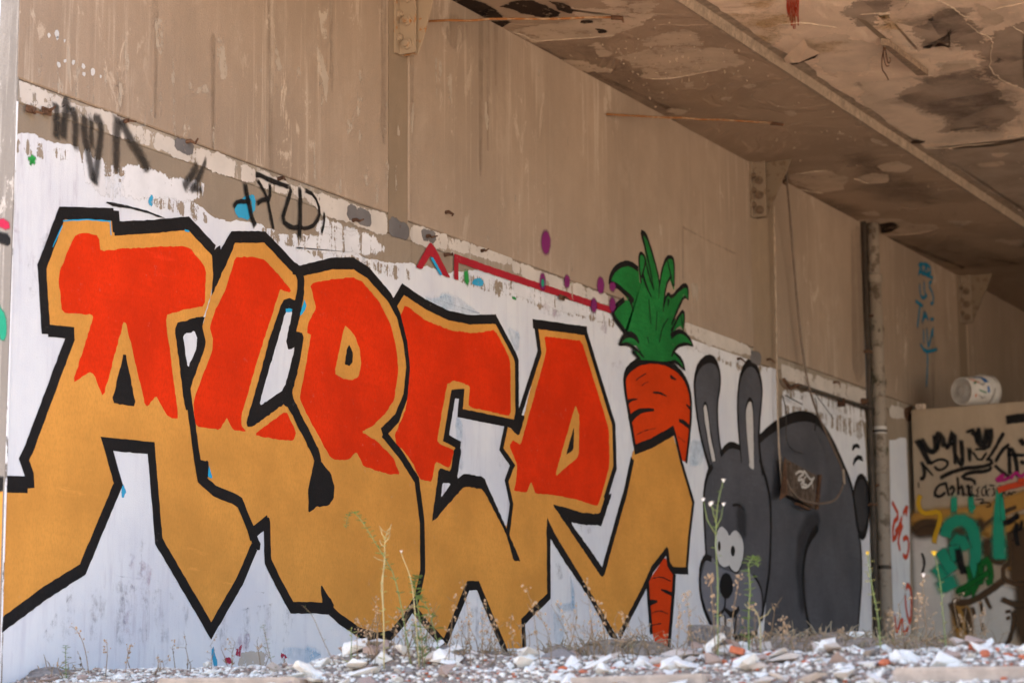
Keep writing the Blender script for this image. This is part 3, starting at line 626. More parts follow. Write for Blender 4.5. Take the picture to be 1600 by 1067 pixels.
poly(L, 'joint', P('D2',(228,168),(300,190),(400,218),(487,222),(520,120),(556,110),(497,290),(470,285),(400,285),(325,268),(497,510),(520,540),(502,578),(235,185)), 'black', t)
# ------------------------------------------------------------------ rabbit
L = Lay(LB)
rab = poly(L, 'painted_rabbit', P('D7',(25,540),(100,470),(200,410),(300,380),(390,395),(450,450),(520,560),(580,690),(640,830),(665,960),(680,1067))+P('D6',(1010,420),(1020,650),(992,1000),(470,1010),(500,600),(512,280),(455,0))+P('D5',(690,900)), 'grey', wall, .003, .2, 'dark grey painted rabbit with long ears and white eyes')
poly(L, 'head', P('D5',(250,1010),(300,960),(360,905),(400,840),(450,820),(505,840),(560,900),(680,900),(700,1067))+P('D6',(500,140),(515,280),(510,600),(485,740),(460,880),(430,970),(330,990),(190,925),(130,790),(118,680),(125,570),(155,500),(150,400),(140,200),(150,90)), 'grey', rab, .003, .2)
poly(L, 'ear', P('D5',(260,1015),(210,850),(165,640),(140,430),(135,280),(170,160),(250,105),(310,130),(345,220),(350,330),(325,480),(330,680),(355,870),(360,930)), 'grey', rab, .003, .2)
poly(L, 'ear', P('D5',(520,970),(500,700),(492,480),(510,280),(560,160),(605,135),(660,190),(695,330),(695,440),(670,660),(675,850),(690,960)), 'grey', rab, .003, .2)
polys(L, 'inner_ear', [P('D5',(225,478),(245,530),(262,720),(275,800),(310,960),(285,970),(250,800),(235,700),(210,580),(210,510)), P('D5',(595,452),(622,500),(625,700),(630,1035),(590,1010),(578,850),(565,640),(562,540),(575,475))], 'earwhite', rab)
poly(L, 'muzzle', P('D6',(155,540),(200,540),(220,590),(300,620),(360,600),(420,640),(460,720),(465,830),(430,955),(330,982),(190,922),(130,790),(118,680)), 'greylight', rab, .003, .2)
poly(L, 'tail', P('D6',(975,180),(990,110),(1015,75),(1045,110),(1060,200),(1057,350),(1030,432),(1005,405),(985,300)), 'greydark', rab, .003, .2)
poly(L, 'eyes', P('D6',(235,360),(268,382),(283,422),(300,390),(325,385),(355,425),(365,490),(355,560),(330,620),(300,610),(280,578),(250,592),(220,560),(203,480),(207,410)), 'eye', rab, .002, .25)
polys(L, 'pupils', [ell('D6',303,500,12,30), ell('D6',227,473,8,28)], 'black', rab, .001, 0)
soft('nose', [ell('D6',266,693,36,68)], 'spray_black', .02, rab, L, .004)
polys(L, 'teeth', [P('D6',(230,872),(255,862),(258,930),(235,935)), P('D6',(268,878),(298,870),(306,950),(290,1005),(270,960))], 'eye', rab)
soft('leg_shade', [P('D6',(720,310),(770,300),(780,340),(710,420),(690,560),(700,820),(680,820),(662,600),(668,420)), P('D6',(330,260),(365,290),(370,420),(340,380))], 'spray_shade', .12, rab, L)
S2 = .036
lines(L, 'outline', [(P('D5',(262,1020),(210,850),(163,640),(138,430),(133,280),(170,160),(250,100),(312,128),(347,225),(350,335),(323,480),(328,680),(352,870),(368,905)),[.05,.036,.034,.03,.034,.06,.075,.06,.034,.03,.03,.03,.034,.05]),
  (P('D5',(526,975),(502,700),(492,480),(508,280),(555,165),(605,130),(660,185),(698,330),(696,440),(672,660),(673,850),(704,1080)),[.02,.034,.03,.034,.055,.08,.06,.034,.03,.04,.05,.05]),
  (P('D5',(352,910),(400,842),(450,822),(512,848)),[.05,.06,.056,.05]),(P('D5',(205,540),(208,500),(225,470),(244,515),(262,680),(315,965)),[.014,.02,.026,.02,.018,.01]),(P('D5',(206,520),(232,740),(272,965)),.014),(P('D5',(555,560),(575,470),(597,438),(622,480),(630,700),(630,960)),[.016,.03,.04,.03,.014,.008]),(P('D5',(556,540),(570,760),(592,980)),.012),
  (P('D6',(190,25),(155,90),(140,200),(148,400),(155,520)),[.05,.04,.036,.036,.034]),(P('D6',(185,545),(150,530),(124,580),(118,680),(132,790),(190,930)),[.05,.05,.044,.044,.044,.05]),
  (P('D6',(452,-10),(500,140),(517,280),(510,600),(487,740),(462,890)),[.05,.046,.042,.042,.046,.04]),(P('D6',(415,630),(455,690),(470,760),(468,880)),[.02,.034,.034,.03]),(P('D6',(310,990),(380,985),(440,950)),[.07,.07,.04]),
  (P('D7',(22,545),(100,472),(200,412),(300,380),(390,393),(450,450),(520,560),(580,690),(640,830),(663,960),(682,1075)),[.07,.084,.095,.1,.09,.075,.062,.05,.046,.044,.042]),
  (P('D6',(1002,405),(1015,470),(1020,650),(1005,850),(992,1000)),.04),
  (P('D6',(972,190),(990,110),(1016,78),(1046,110),(1060,200),(1056,340),(1030,425),(1002,400),(985,290),(975,200)),[.04,.05,.06,.05,.04,.05,.085,.06,.04,.04]),
  (P('D6',(775,368),(730,430),(702,520),(691,650),(702,800),(745,990)),[.075,.07,.055,.05,.055,.06]),(P('D6',(755,1005),(800,978),(860,966),(910,1000)),.05),
  (P('D6',(300,247),(335,240),(368,275)),[.02,.026,.008]),(P('D6',(212,232),(252,236)),[.01,.026]),(P('D6',(262,760),(258,822),(222,858)),.03),(P('D6',(258,822),(300,862),(338,815)),[.03,.06,.04]),(P('D6',(257,855),(262,945)),.03),(P('D6',(322,860),(312,975)),.03),
  (P('D6',(280,580),(300,612),(330,624),(357,565),(368,490)),.014)], 'black', rab, sm=1)
polys(L, 'motion_mark', [P('D7',(645,608),(652,575),(680,566),(697,580),(697,602),(670,592),(652,616)), P('D7',(653,705),(660,665),(685,642),(712,650),(722,688),(690,672),(668,690),(657,718))], 'black', rab, .001)
# ------------------------------------------------------------------ other marks on the wall
def tagpart(name, plane, items, mat, parent, label=None, s=.25, sm=1):
    mb = MB()
    for i, (pts, w) in enumerate(items):
        stroke(plane(i), pts, w, mb, s, sm, .003)
    o = obj(name, mb, M[mat], parent)
    if label: o['label'] = label
    return o
lay = lambda base: (lambda i: pl_wall(base+i*.00006))
# whitewashed ledge band: dry patches
pb = OFB+.0008
mb = MB()
for q in [P('R1',(62,335),(250,400),(430,465),(620,545),(800,610),(1067,700),(1067,770),(800,680),(600,605),(470,565),(440,520),(230,470),(90,440),(75,360)),
          P('R2',(0,705),(180,775),(370,840),(545,895),(545,985),(380,925),(290,900),(200,830),(0,770)), P('R2',(645,935),(800,985),(1067,1063),(1067,1110),(800,1040),(645,1010)), P('P',(1220,568),(1300,595),(1358,612),(1356,640),(1222,592)),
          P('M3',(0,285),(130,335),(400,430),(400,470),(130,390),(0,330)), P('P',(1390,632),(1416,638),(1416,655),(1390,652)), P('P',(1070,500),(1120,516),(1170,540),(1175,556),(1110,540),(1072,522))]:
    softfill(pl_wall(pb), q, .05, .01, mb=mb)
obj('whitewash', mb, M['dry'], wall)
mb = MB()
for q in [P('R1',(340,620),(430,680),(560,690),(700,740),(850,740),(850,830),(700,840),(450,830),(360,760)), P('R2',(270,910),(440,960),(500,1000),(500,1060),(300,1000),(240,960)), P('K7',(280,170),(500,190),(540,250),(440,270),(150,230)), P('M3',(0,330),(130,400),(300,460),(400,500),(400,540),(100,470),(0,420)), P('M3',(720,560),(880,620),(1000,700),(1000,740),(720,640)),P('K3',(60,820),(200,830),(400,900),(410,960),(60,880))]:
    softfill(pl_wall(.0021), q, .08, .015, mb=mb)
obj('dry_brushed_edge', mb, M['drywhite'], wall)
mb = MB()
for q in [P('R2',(385,850),(480,882),(485,945),(378,910)), P('R2',(556,905),(636,932),(636,1005),(556,985)), P('R2',(690,950),(748,968),(748,1010),(690,1000)), P('R1',(725,570),(805,600),(800,650),(730,625)), P('D5',(600,35),(690,70),(690,160),(600,130))]:
    softfill(pl_wall(pb+.0005), q, .03, .006, mb=mb)
obj('cement_patch', mb, M['pad'], wall)
mb = MB()
for q in [P('R2',(385,990),(450,945),(490,980),(400,1040))]: softfill(pl_wall(.0024), q, .03, mb=mb)
obj('grey_smear', mb, M['thingrey'], wall)
# damp runs and scabs high on the wall
mb = MB(); pu = pl_wall(OFU+.0008)
for x0, x1, y0, y1 in [(594,604,0,230),(748,754,20,280),(760,764,20,240),(772,778,30,140),(184,192,130,180),(690,730,30,80),(641,646,60,420),(515,522,0,150),(1330,1352,360,600),(1455,1462,530,640),(240,246,0,190),(330,336,60,240),(420,427,0,300)]:
    softfill(pu, [(x0,y0),((x0+x1)/2,y0-8),(x1,y0+6),(x1-1,y1-20),((x0+x1)/2,y1),(x0+1,y1-30)], .05, .004, mb=mb)
obj('dark_run', mb, M['damp'], wall)
mb = MB(); pu = pl_wall(OFU+.0012)
for q in [P('R2',(250,180),(285,250),(305,340),(295,480),(272,490),(262,330),(240,240)), P('R2',(80,150),(105,260),(98,400),(78,380),(70,260)), P('R2',(430,280),(450,330),(445,450),(420,500),(415,420)), P('R2',(375,480),(410,480),(400,540),(378,560)), P('R1',(905,120),(940,160),(945,330),(920,340),(900,240)), P('R1',(800,370),(870,350),(880,390),(810,390)), P('R2',(455,700),(475,710),(470,780),(450,770)), P('R2',(990,915),(1010,920),(1005,965),(990,960)), P('R1',(640,60),(690,90),(680,240),(650,200)), P('R2',(800,300),(815,310),(812,480),(798,470)), P('R2',(255,0),(300,0),(310,170),(270,170))]:
    softfill(pu, q, .05, .012, mb=mb)
for i in range(60):
    x = 60+900*random.random()**1.4; ya = 40+.54*(max(x,770)-770); yb = 130+.365*(x-22)
    y = random.uniform(max(0,ya+10), yb-30); w_ = random.uniform(1,5); h_ = random.uniform(10,75)
    softfill(pu, [(x,y),(x+w_,y+h_*.2),(x+w_*.7,y+h_),(x-w_*.4,y+h_*.7)], .03, .01, mb=mb)
obj('lime_scab', mb, M['scab'], wall)
mb = MB()
for a, b_, rr in [(205,150,9),(237,142,13),(240,160,7),(270,170,5),(245,270,9),(271,255,7),(306,260,9),(347,278,9),(388,300,12),(350,310,7),(420,320,5)]:
    fill(pl_wall(OFU+.0016), ell('R1',a,b_,rr*.8,rr*1.3,9), .004, 0, mb=mb)
obj('white_splash', mb, M['eye'], wall)
obj('pale_plaster', softfill(pl_wall(OFU+.0015), P('P',(1075,445),(1090,440),(1093,470),(1078,475)), .03), M['scab'], wall)
tagpart('scribed_frame', lay(OFU+.0018), [(P('P',(1067,440),(1067,355),(1110,378),(1152,398)),.02),(P('P',(1152,398),(1150,480)),.012)], 'damp', wall, s=.4, sm=0)
# black sprays
tagpart('spray_tag', lay(OFB+.003), [(P('R1',(232,420),(238,500),(236,590)),0.039),(P('R1',(258,415),(285,440),(268,500),(262,590)),0.047),(P('R1',(295,440),(318,500),(314,640)),0.039),(P('R1',(352,470),(352,560),(372,650),(392,775)),0.039),(P('R1',(385,490),(418,500),(422,570),(405,690),(396,780)),0.039),(P('R1',(380,470),(385,640)),0.028),
  (P('R1',(492,470),(487,600),(487,735)),[0.060,0.045,0.036]),(P('R1',(500,490),(545,590),(590,650),(622,725)),[0.042,0.051,0.054,0.045]),(P('R1',(520,400),(500,470)),[0.012,0.030]),(P('R1',(830,680),(790,750),(762,785)),0.041),(P('R1',(865,650),(825,760),(790,800)),[0.018,0.036,0.024]),(P('R1',(800,785),(850,795)),0.028)], 'spray_faded', wall, 'faded black spray tag high on the left of the wall', .6)
tagpart('spray_tag', lay(OFB+.003), [(P('P',(383,284),(387,310),(396,350),(400,345)),0.034),(P('P',(392,316),(372,314),(364,325)),0.022),(P('R2',(-5,728),(20,732),(60,752),(150,785)),0.028),(P('R2',(150,780),(130,850),(108,920),(150,952),(185,945)),0.027),(P('R2',(0,740),(45,815),(62,900),(75,965)),0.022),(P('R2',(58,760),(60,830),(35,830),(0,850)),0.026),
  (P('R2',(182,768),(186,880),(180,1010)),0.035),(P('R2',(200,790),(245,815),(270,880),(250,935),(205,955),(185,945)),0.022),(P('R2',(284,880),(285,930),(272,978)),0.018)], 'spray_black', wall, 'small black handstyle tag on the ledge above the letters L and B', .3)
tagpart('spray_line', lay(.0042), [(P('R1',(438,843),(480,855),(560,868),(630,890),(692,912)),[.008,.02,.01,.012,.008])], 'spray_black', wall)
mb = MB()
softfill(pl_wall(.0040), P('R1',(975,860),(1010,830),(1060,800),(1067,860),(1045,915),(985,905)), .02, .006, mb=mb); softfill(pl_wall(.0040), ell('R1',631,836,11,24,12), .018, .004, mb=mb)
o = obj('cyan_spray', mb, M['thincyan'], wall)
mb = MB(); softfill(pl_wall(.0040), P('R1',(133,645),(138,660),(150,655),(140,668),(145,685),(134,676),(124,690),(128,670),(115,660),(130,660)), .02, .003, mb=mb); softfill(pl_wall(.0040), P('M3',(0,435),(15,440),(18,450),(2,445)), .01, .003, mb=mb); softfill(pl_wall(.0040), P('K7',(870,330),(885,335),(885,385),(872,375)), .04, .01, mb=mb)
obj('green_spray', mb, M['spray_leaf'], wall)
# crimson zigzag, purple spots
mb = MB(); Lr = Lay(OFB+.004)
fill(Lr.n(), P('K7',(666,315),(725,208),(742,225),(812,360),(778,348),(728,262),(692,322)), .003, .08, mb=mb)
stroke(Lr.n(), P('P',(713,437),(713,403)), .058, mb); stroke(Lr.n(), P('P',(710,402),(760,420),(850,450),(962,487)), .052, mb)
obj('crimson_line', mb, M['crimson'], wall)['label'] = 'crimson zigzag line running along the ledge to the carrot leaves'
obj('cyan_edge', fill(pl_wall(OFB+.0052), P('K7',(728,275),(738,272),(778,345),(768,348)), .002, 0), M['cyan'], wall)
mb = MB()
for a, b_, rx, ry in [(853,379,6,16)]: softfill(pl_wall(OFU+.002), ell('P',a,b_,rx,ry,16), .05, .003, mb=mb)
for a, b_, rx, ry in [(848,440,4,12),(886,440,3.6,9),(938.5,446,5,12),(928,477,4,10),(957,476,4,10),(957,448,4,6)]: softfill(pl_wall(OFU+.0035), ell('P',a,b_,rx,ry,14), .03, .002, mb=mb)
obj('purple_spot', mb, M['spray_purple'], wall)
obj('green_spot', softfill(pl_wall(OFU+.0042), ell('P',848,442,2.2,6,10), .012, .001), M['spray_green'], wall)
# blue tag, red scribbles by the pipe
b3 = [((630,298),(675,305),(678,345),(632,338),(638,300),(650,350),(660,300),(668,352)), ((632,375),(634,430),(648,445),(660,430)), ((650,365),(652,420),(665,440)), ((685,370),(668,385),(690,430),(688,468),(676,462)), ((612,452),(648,478)), ((634,468),(628,520),(622,572)), ((652,490),(642,555)), ((652,492),(672,545),(660,510),(640,540)), ((674,530),(694,530)), ((648,560),(650,640)), ((662,555),(666,640),(672,640),(688,560),(686,612)), ((632,628),(655,668),(708,655)), ((655,662),(666,670),(664,750),(660,822)), ((628,330),(690,360)), ((625,300),(640,312),(625,350))]
tagpart('spray_tag', lay(OFU+.002), [(P('K3',*q),.034) for q in b3], 'spray_blue', wall, 'tall narrow blue tag on the concrete right of the drain pipe', .25)
r3 = [((515,308),(548,370),(520,400),(522,490),(560,370)),((560,368),(582,325),(575,375)),((528,440),(565,395),(540,470),(552,520)),((560,470),(582,455),(588,500),(578,548),(560,530)),((575,680),(582,650),(600,690),(594,830),(575,760),(572,690)),((528,770),(535,870),(560,785),(562,870),(590,830))]
tagpart('spray_tag', lay(.003), [(P('K4',*q),.046) for q in r3], 'spray_red', wall, 'red scribbles on the narrow white strip beside the drain pipe', .2)
tagpart('spray_tag', lay(.003), [(P('K4',(498,620),(512,680),(490,755),(520,735)),.07)], 'spray_green', wall, 'green stroke low on the white strip beside the drain pipe', .2)
# paint on the wall's end face
def endsoft(pts, mat, off=.013, s=.02):
    return obj('end_spray', softfill(pl_end(off), pts, s, .004), M[mat], wall)
endsoft(P('P',(-6,344),(10,345),(15,352),(15,358),(-6,352)), 'spray_crimson', .0135); endsoft(P('P',(-6,362),(17,370),(17,383),(-6,378)), 'spray_black', .0137); endsoft(P('P',(-6,470),(4,485),(11,505),(10,530),(0,530)), 'spray_green', .0135)
endsoft(P('P',(-8,748),(16,745),(17,764),(-8,768)), 'spray_black', .0137)
obj('end_ochre', fill(pl_end(.0133), P('P',(-12,768),(17,766),(17,960),(-12,985)), .004, .05), M['ochre'], wall)
obj('end_outline', fill(pl_end(.0136), P('P',(-12,968),(17,956),(17,985),(-12,1002)), .003, .05), M['black'], wall)
# pale rough plaster edging at the arris
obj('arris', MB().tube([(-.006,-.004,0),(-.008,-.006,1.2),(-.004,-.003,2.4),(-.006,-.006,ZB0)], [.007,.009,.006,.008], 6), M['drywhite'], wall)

# ================================================================== PAINT ON THE PARTITION
plane_kind = 'x'
pp = lambda base: (lambda i: pl_part(base+i*.00006))
def psoft(name, lists, mat, off, s=.06, amp=.01):
    mb = MB()
    for q in lists: softfill(pl_part(off), q, s, amp, mb=mb)
    return obj(name, mb, M[mat], part)
psoft('pale_ground', [P('K4',(610,440),(720,420),(760,560),(760,860),(620,900)), P('K4',(800,730),(980,660),(1030,700),(1020,860),(940,940),(830,900)), P('K4',(1000,320),(1120,280),(1120,420),(1000,370))], 'spray_pale', .001, .1)
psoft('ochre_cloud', [P('K4',(603,372),(700,350),(760,345),(900,335),(1000,295),(1120,255),(1120,310),(980,360),(900,420),(860,450),(760,440),(700,400),(610,425)), P('K4',(770,730),(830,740),(845,870),(800,890)), P('K4',(880,440),(1010,380),(1120,360),(1120,560),(1010,600),(980,480))], 'spray_ochre', .0016, .10)
psoft('brown_shade', [P('K4',(890,480),(1000,470),(985,565),(920,560)), P('K4',(1015,430),(1120,420),(1120,640),(1020,640)), P('K4',(760,440),(880,390),(900,410),(800,480),(790,560),(770,560))], 'spray_brown', .002, .08)
psoft('eye_white', [P('K4',(942,490),(1000,488),(990,545),(955,530))], 'spray_pale', .0024, .02)
tagpart('painted_face', pp(.0026), [(P('K4',(605,432),(640,400),(700,395),(745,432)),.06),(P('K4',(762,722),(820,735),(900,700),(990,632)),.06),(P('K4',(758,725),(785,780),(800,845)),.055),(P('K4',(815,745),(835,800),(840,870)),.055),(P('K4',(850,745),(862,790)),.035),(P('K4',(884,715),(895,790)),.03),(P('K4',(902,700),(932,765)),.035),
  (P('K4',(1000,430),(1012,500),(1010,568),(980,580),(980,632),(1032,656),(1090,655)),.04),(P('K4',(888,505),(930,478),(1002,488),(985,565),(930,560),(890,508)),.03),(P('K4',(880,440),(905,402),(1000,345),(1040,330)),.035),(P('K4',(965,712),(1032,742),(1090,738)),.05),(P('K4',(1022,762),(1027,820),(1000,905),(965,945)),.04),(P('K4',(985,770),(1015,765)),.03),(P('K4',(990,800),(1012,790)),.03),(P('K4',(1015,430),(1022,480)),.03),(P('K4',(1040,425),(1045,470)),.03)], 'spray_brown', part, 'brown outlined painted face low on the partition wall', .3)
tagpart('spray_tag', pp(.004), [(P('K4',(735,465),(748,410),(800,382),(850,410),(868,500),(858,660)),.11),(P('K4',(765,505),(800,455),(835,520)),.09),(P('K4',(690,570),(750,640)),.12),(P('K4',(712,505),(775,610)),.12),(P('K4',(770,480),(790,570)),.10),(P('K4',(730,620),(765,690)),.18),(P('K4',(962,250),(960,420),(965,560)),[.04,.11,.12]),(P('K4',(968,235),(982,400)),[.02,.05]),
  (P('D8',(445,898),(520,896)),.14),(P('D8',(592,892),(660,886)),.14),(P('D8',(485,910),(487,960)),.02),(P('D8',(630,900),(632,980)),.02),(P('D8',(655,900),(656,940)),.02)], 'spray_green', part, 'sea green spray arch and drips on the partition wall', .4)
tagpart('spray_tag', pp(.0055), [(P('K4',(785,700),(810,670),(828,700),(850,650),(860,690),(890,570),(920,550),(932,640),(905,650)),.06),(P('K4',(880,555),(895,640),(860,650)),.06),(P('K4',(825,570),(850,645)),.05),(P('K4',(780,690),(930,600)),.05)], 'spray_darkgreen', part, 'dark green scrawl under the sea green arch on the partition wall', .3)
b8 = [(((165,350),(215,425),(270,540),(285,555)),.20),(((205,335),(255,435),(300,462),(335,440),(322,305)),.19),(((322,305),(378,322),(408,430)),.22),(((362,330),(345,460)),.14),(((405,425),(440,415),(478,295),(492,460),(492,575)),[.15,.16,.27,.16,.09]),(((492,470),(525,540),(555,585)),.13),(((542,345),(552,460),(558,580)),[.15,.19,.1]),(((612,265),(625,300)),.30),(((625,290),(660,305),(690,400),(740,402),(772,250)),[.2,.17,.18,.2,.30]),(((685,245),(695,330),(705,390)),[.14,.2,.14]),(((776,250),(795,350),(765,430),(640,440)),[.28,.2,.12,.06]),(((612,405),(615,560)),[.2,.09]),(((632,445),(700,545),(765,450)),.09),
  (((275,565),(340,525),(400,518),(440,548),(405,600),(350,612),(315,572)),.10),(((360,682),(430,640),(560,595),(700,585),(800,560),(790,520),(745,520)),[.15,.15,.14,.15,.13,.12,.12]),(((760,525),(820,440),(885,320),(900,295)),[.1,.12,.15,.12]),(((800,575),(770,618),(600,630),(545,675),(650,690),(660,740)),[.1,.14,.14,.12,.12,.1]),(((820,555),(880,450),(930,400),(945,410)),.13),(((815,560),(880,620),(945,668)),.12),(((940,400),(950,665)),.14),(((950,410),(1000,500),(1015,690)),.15),(((925,480),(1100,488)),.12),(((1030,340),(1075,410)),.18),(((1030,530),(1080,560)),.14),
  (((208,530),(240,610),(232,680),(195,680)),.14),(((225,560),(320,670)),.08),(((180,735),(195,733)),.19),(((415,715),(345,740),(318,810),(360,838),(420,790)),.11),(((412,700),(425,760),(445,835)),.09),(((445,780),(468,735),(490,775),(455,820)),.09),(((512,655),(518,740),(520,825)),.10),(((520,770),(555,735),(562,840)),.10),(((580,750),(610,740),(605,800),(630,835)),.11),(((310,825),(360,820)),.06)]
tagpart('spray_tag', pp(.007), [(P('D8',*q),(w*.25 if not isinstance(w,list) else [v*.25 for v in w])) for q,w in b8], 'spray_black', part, 'large black letters of a tag across the top of the partition wall', .28)
g8 = [((545,780),(600,830),(610,760),(640,740),(625,800),(665,830)),((700,745),(668,775),(690,785),(665,830),(700,825)),((745,740),(715,770),(720,825),(745,815)),((750,715),(748,840)),((790,760),(750,790),(775,835)),((800,770),(820,760),(818,820),(792,822)),((770,735),(832,742)),((650,856),(745,850),(690,892),(765,872),(798,910),(745,915)),((875,840),(905,780),(915,830)),((925,830),(945,785),(960,820)),((960,820),(975,785),(1000,795))]
tagpart('spray_tag', pp(.0105), [(P('D8',*q),.012) for q in g8], 'spray_black', part, 'thin black marker scrawl under the big black tag on the partition wall', .3)
tagpart('spray_tag', pp(.0098), [(P('K4',(1040,390),(1030,450),(1045,500)),.04),(P('K4',(1060,380),(1050,440)),.03),(P('K4',(975,400),(1010,395),(1050,360)),.05),(P('K4',(790,500),(800,560),(820,620)),.06),(P('K4',(640,520),(655,560),(640,620)),.02),(P('K4',(1030,370),(1045,385)),.03),(P('K4',(890,860),(895,805),(905,860)),.015)], 'spray_black', part, 'short dark strokes in the brown painted face on the partition wall', .3)
psoft('brown_shade', [P('K4',(1050,650),(1120,640),(1120,930),(1060,900),(1030,790)), P('K4',(605,420),(650,400),(720,410),(690,440),(620,450))], 'spray_brown', .0019, .1)
tagpart('spray_tag', pp(.0112), [(P('D8',(825,705),(890,640),(885,700),(960,665)),.03),(P('D8',(950,690),(1000,620),(1035,670),(1090,625)),.03),(P('D8',(830,700),(900,695)),.025)], 'spray_magenta', part, 'magenta scrawl at the right of the partition wall', .3)
tagpart('spray_tag', pp(.0112), [(P('D8',(840,782),(900,758),(1100,708)),.055),(P('D8',(1000,700),(1100,690)),.04)], 'spray_red', part, 'red underline at the right of the partition wall', .3)
tagpart('spray_tag', pp(.0112), [(P('D8',(208,812),(185,860),(190,925),(232,972),(290,966),(350,955),(372,990),(360,1060))+P('K4',(700,440),(690,490)),.045)], 'spray_yellow', part, 'wavy yellow line at the left of the partition wall', .3)
tagpart('slot', pp(.0060), [(P('P',(1570,656),(1585,654),(1605,652)),.085)], 'spray_black', part, s=.15)
plane_kind = 'y'
# ================================================================== CEILING DAMAGE (parts of the ceiling)
plane_kind = 'z'
def zsoft(name, lists, mat, Z, par, s=.08, amp=.02):
    mb = MB()
    for q in lists: softfill(pl_z(Z), q, s, amp, mb=mb)
    return obj(name, mb, M[mat], par)
ceil = bpy.data.objects['ceiling']
zsoft('grey_coat', [P('R4',(935,165),(1100,80),(1100,376),(1000,350),(922,290)), P('R4',(640,620),(960,600),(1100,570),(1100,900),(1000,860),(800,740)), P('R4',(640,130),(720,60),(800,40),(840,90),(910,160),(850,205),(740,170),(680,195)), P('R4',(560,400),(640,350),(760,310),(870,300),(970,400),(1030,480),(960,540),(740,550),(750,480)), P('R3',(640,0),(800,70),(1000,230),(960,250),(760,120),(600,20)), P('R4',(340,20),(480,10),(400,110))], 'ceilgrey', ZM-.0015, ceil, .20, .05)
zsoft('pale_coat', [P('R4',(370,350),(560,345),(590,380),(540,410),(690,445),(740,500),(720,560),(600,575),(500,510),(400,450)), P('R4',(520,100),(640,85),(690,150),(640,200),(600,215),(520,170)), P('R4',(160,170),(300,150),(470,200),(400,300),(230,300),(215,225)), P('R4',(700,260),(860,250),(850,300),(740,310)), P('R4',(650,560),(980,545),(960,580),(660,600)), P('R3',(960,100),(1100,140),(1060,260),(960,180))], 'ceillight', ZM-.0018, ceil, .12, .04)
mb = MB()
for q, w in [(((585,110),(690,75),(790,45)),.28),(((560,395),(680,430),(780,470),(850,478)),.30),(((865,280),(905,335),(960,395),(965,440)),.34),(((640,195),(760,190),(890,178)),.26),(((860,545),(960,540),(1030,500)),.26),(((690,120),(780,110),(880,130)),.45),(((640,345),(760,320),(850,300)),.28),(((820,400),(900,450),(930,520)),.45),(((900,250),(960,230),(1060,250)),.2),(((420,30),(520,15),(580,0)),.2)]:
    i = SC[0]; SC[0] += 1; stroke(pl_z(ZM-.0025-(i%60)*1.2e-5), P('R4',*q), w, mb, .8, 2, .01)
obj('soot_stain', mb, M['soot'], ceil)
zsoft('yellow_stain', [P('R3',(820,85),(900,55),(1067,50),(1080,190),(960,165)), P('R4',(0,60),(60,80),(50,150),(0,170)), P('R4',(190,175),(310,180),(300,212),(200,215)), P('R3',(960,20),(1067,0),(1067,30)), P('R4',(470,60),(540,90),(500,130))], 'yellowstain', ZM-.0035, ceil, .4, .05)
zsoft('bared_plaster', [P('R4',(930,640),(1000,635),(990,655),(940,655)), P('R4',(875,680),(985,670),(980,690),(880,698)), P('R4',(730,270),(840,262),(845,290),(740,300)), P('R4',(860,10),(1000,90),(950,110),(900,90)), P('R4',(1060,690),(1100,680),(1100,720))], 'plaster', ZM-.004, ceil, .05, .02)
def peels(name, items, Z, par, w=.035):
    mb = MB()
    for i, q in enumerate(items):          # thick curling flake edges standing down from the ceiling
        pts = smooth_line([tuple(PZ(x,y,Z)) for x,y in q], 2); n = len(pts)
        rs = [(.002+.0055*math.sin(math.pi*(k+.5)/n)*(0.7+.6*noise.noise(Vector((k*.7,i*3.1,0))))) for k in range(n)]
        mb.tube([Vector(p)+Vector((random.uniform(-.01,.01),random.uniform(-.01,.01),-.002)) for p in pts], rs, 6)
    return obj(name, mb, M['peel'], par, True)
peels('paint_flake', [P('R4',(700,0),(740,15),(780,40),(810,68),(842,76)), P('R4',(832,98),(880,140),(935,163),(930,200),(922,290),(960,320),(1000,350),(1080,376)), P('R4',(635,612),(700,622),(830,604),(900,600),(960,592)), P('R4',(995,575),(1020,563),(1080,560)), P('R4',(20,118),(70,98),(160,95),(285,115)), P('R4',(388,60),(450,56),(510,58)), P('R4',(930,40),(1000,25),(1080,12)), P('R4',(580,0),(585,15),(540,45)), P('R4',(1020,110),(1067,140))], ZM, ceil)
obj('hanging_flake', MB().add([tuple(PZ(x,y,ZM-d)) for (x,y),d in zip(P('R4',(40,265),(150,165),(165,195),(218,222),(130,262)),(.0,.01,.05,.09,.06))], [(0,1,2,3,4)]), M['ceil'], ceil)
zsoft('dark_crack', [P('R4',(40,268),(120,264),(180,240),(217,222),(190,246),(110,272))], 'burn', ZM-.006, ceil, .02, .004)
obj('ceiling_hole', softfill(pl_z(ZM-.005), P('R4',(590,590),(615,582),(650,588),(645,598),(600,602)), .04), M['burn'], ceil)
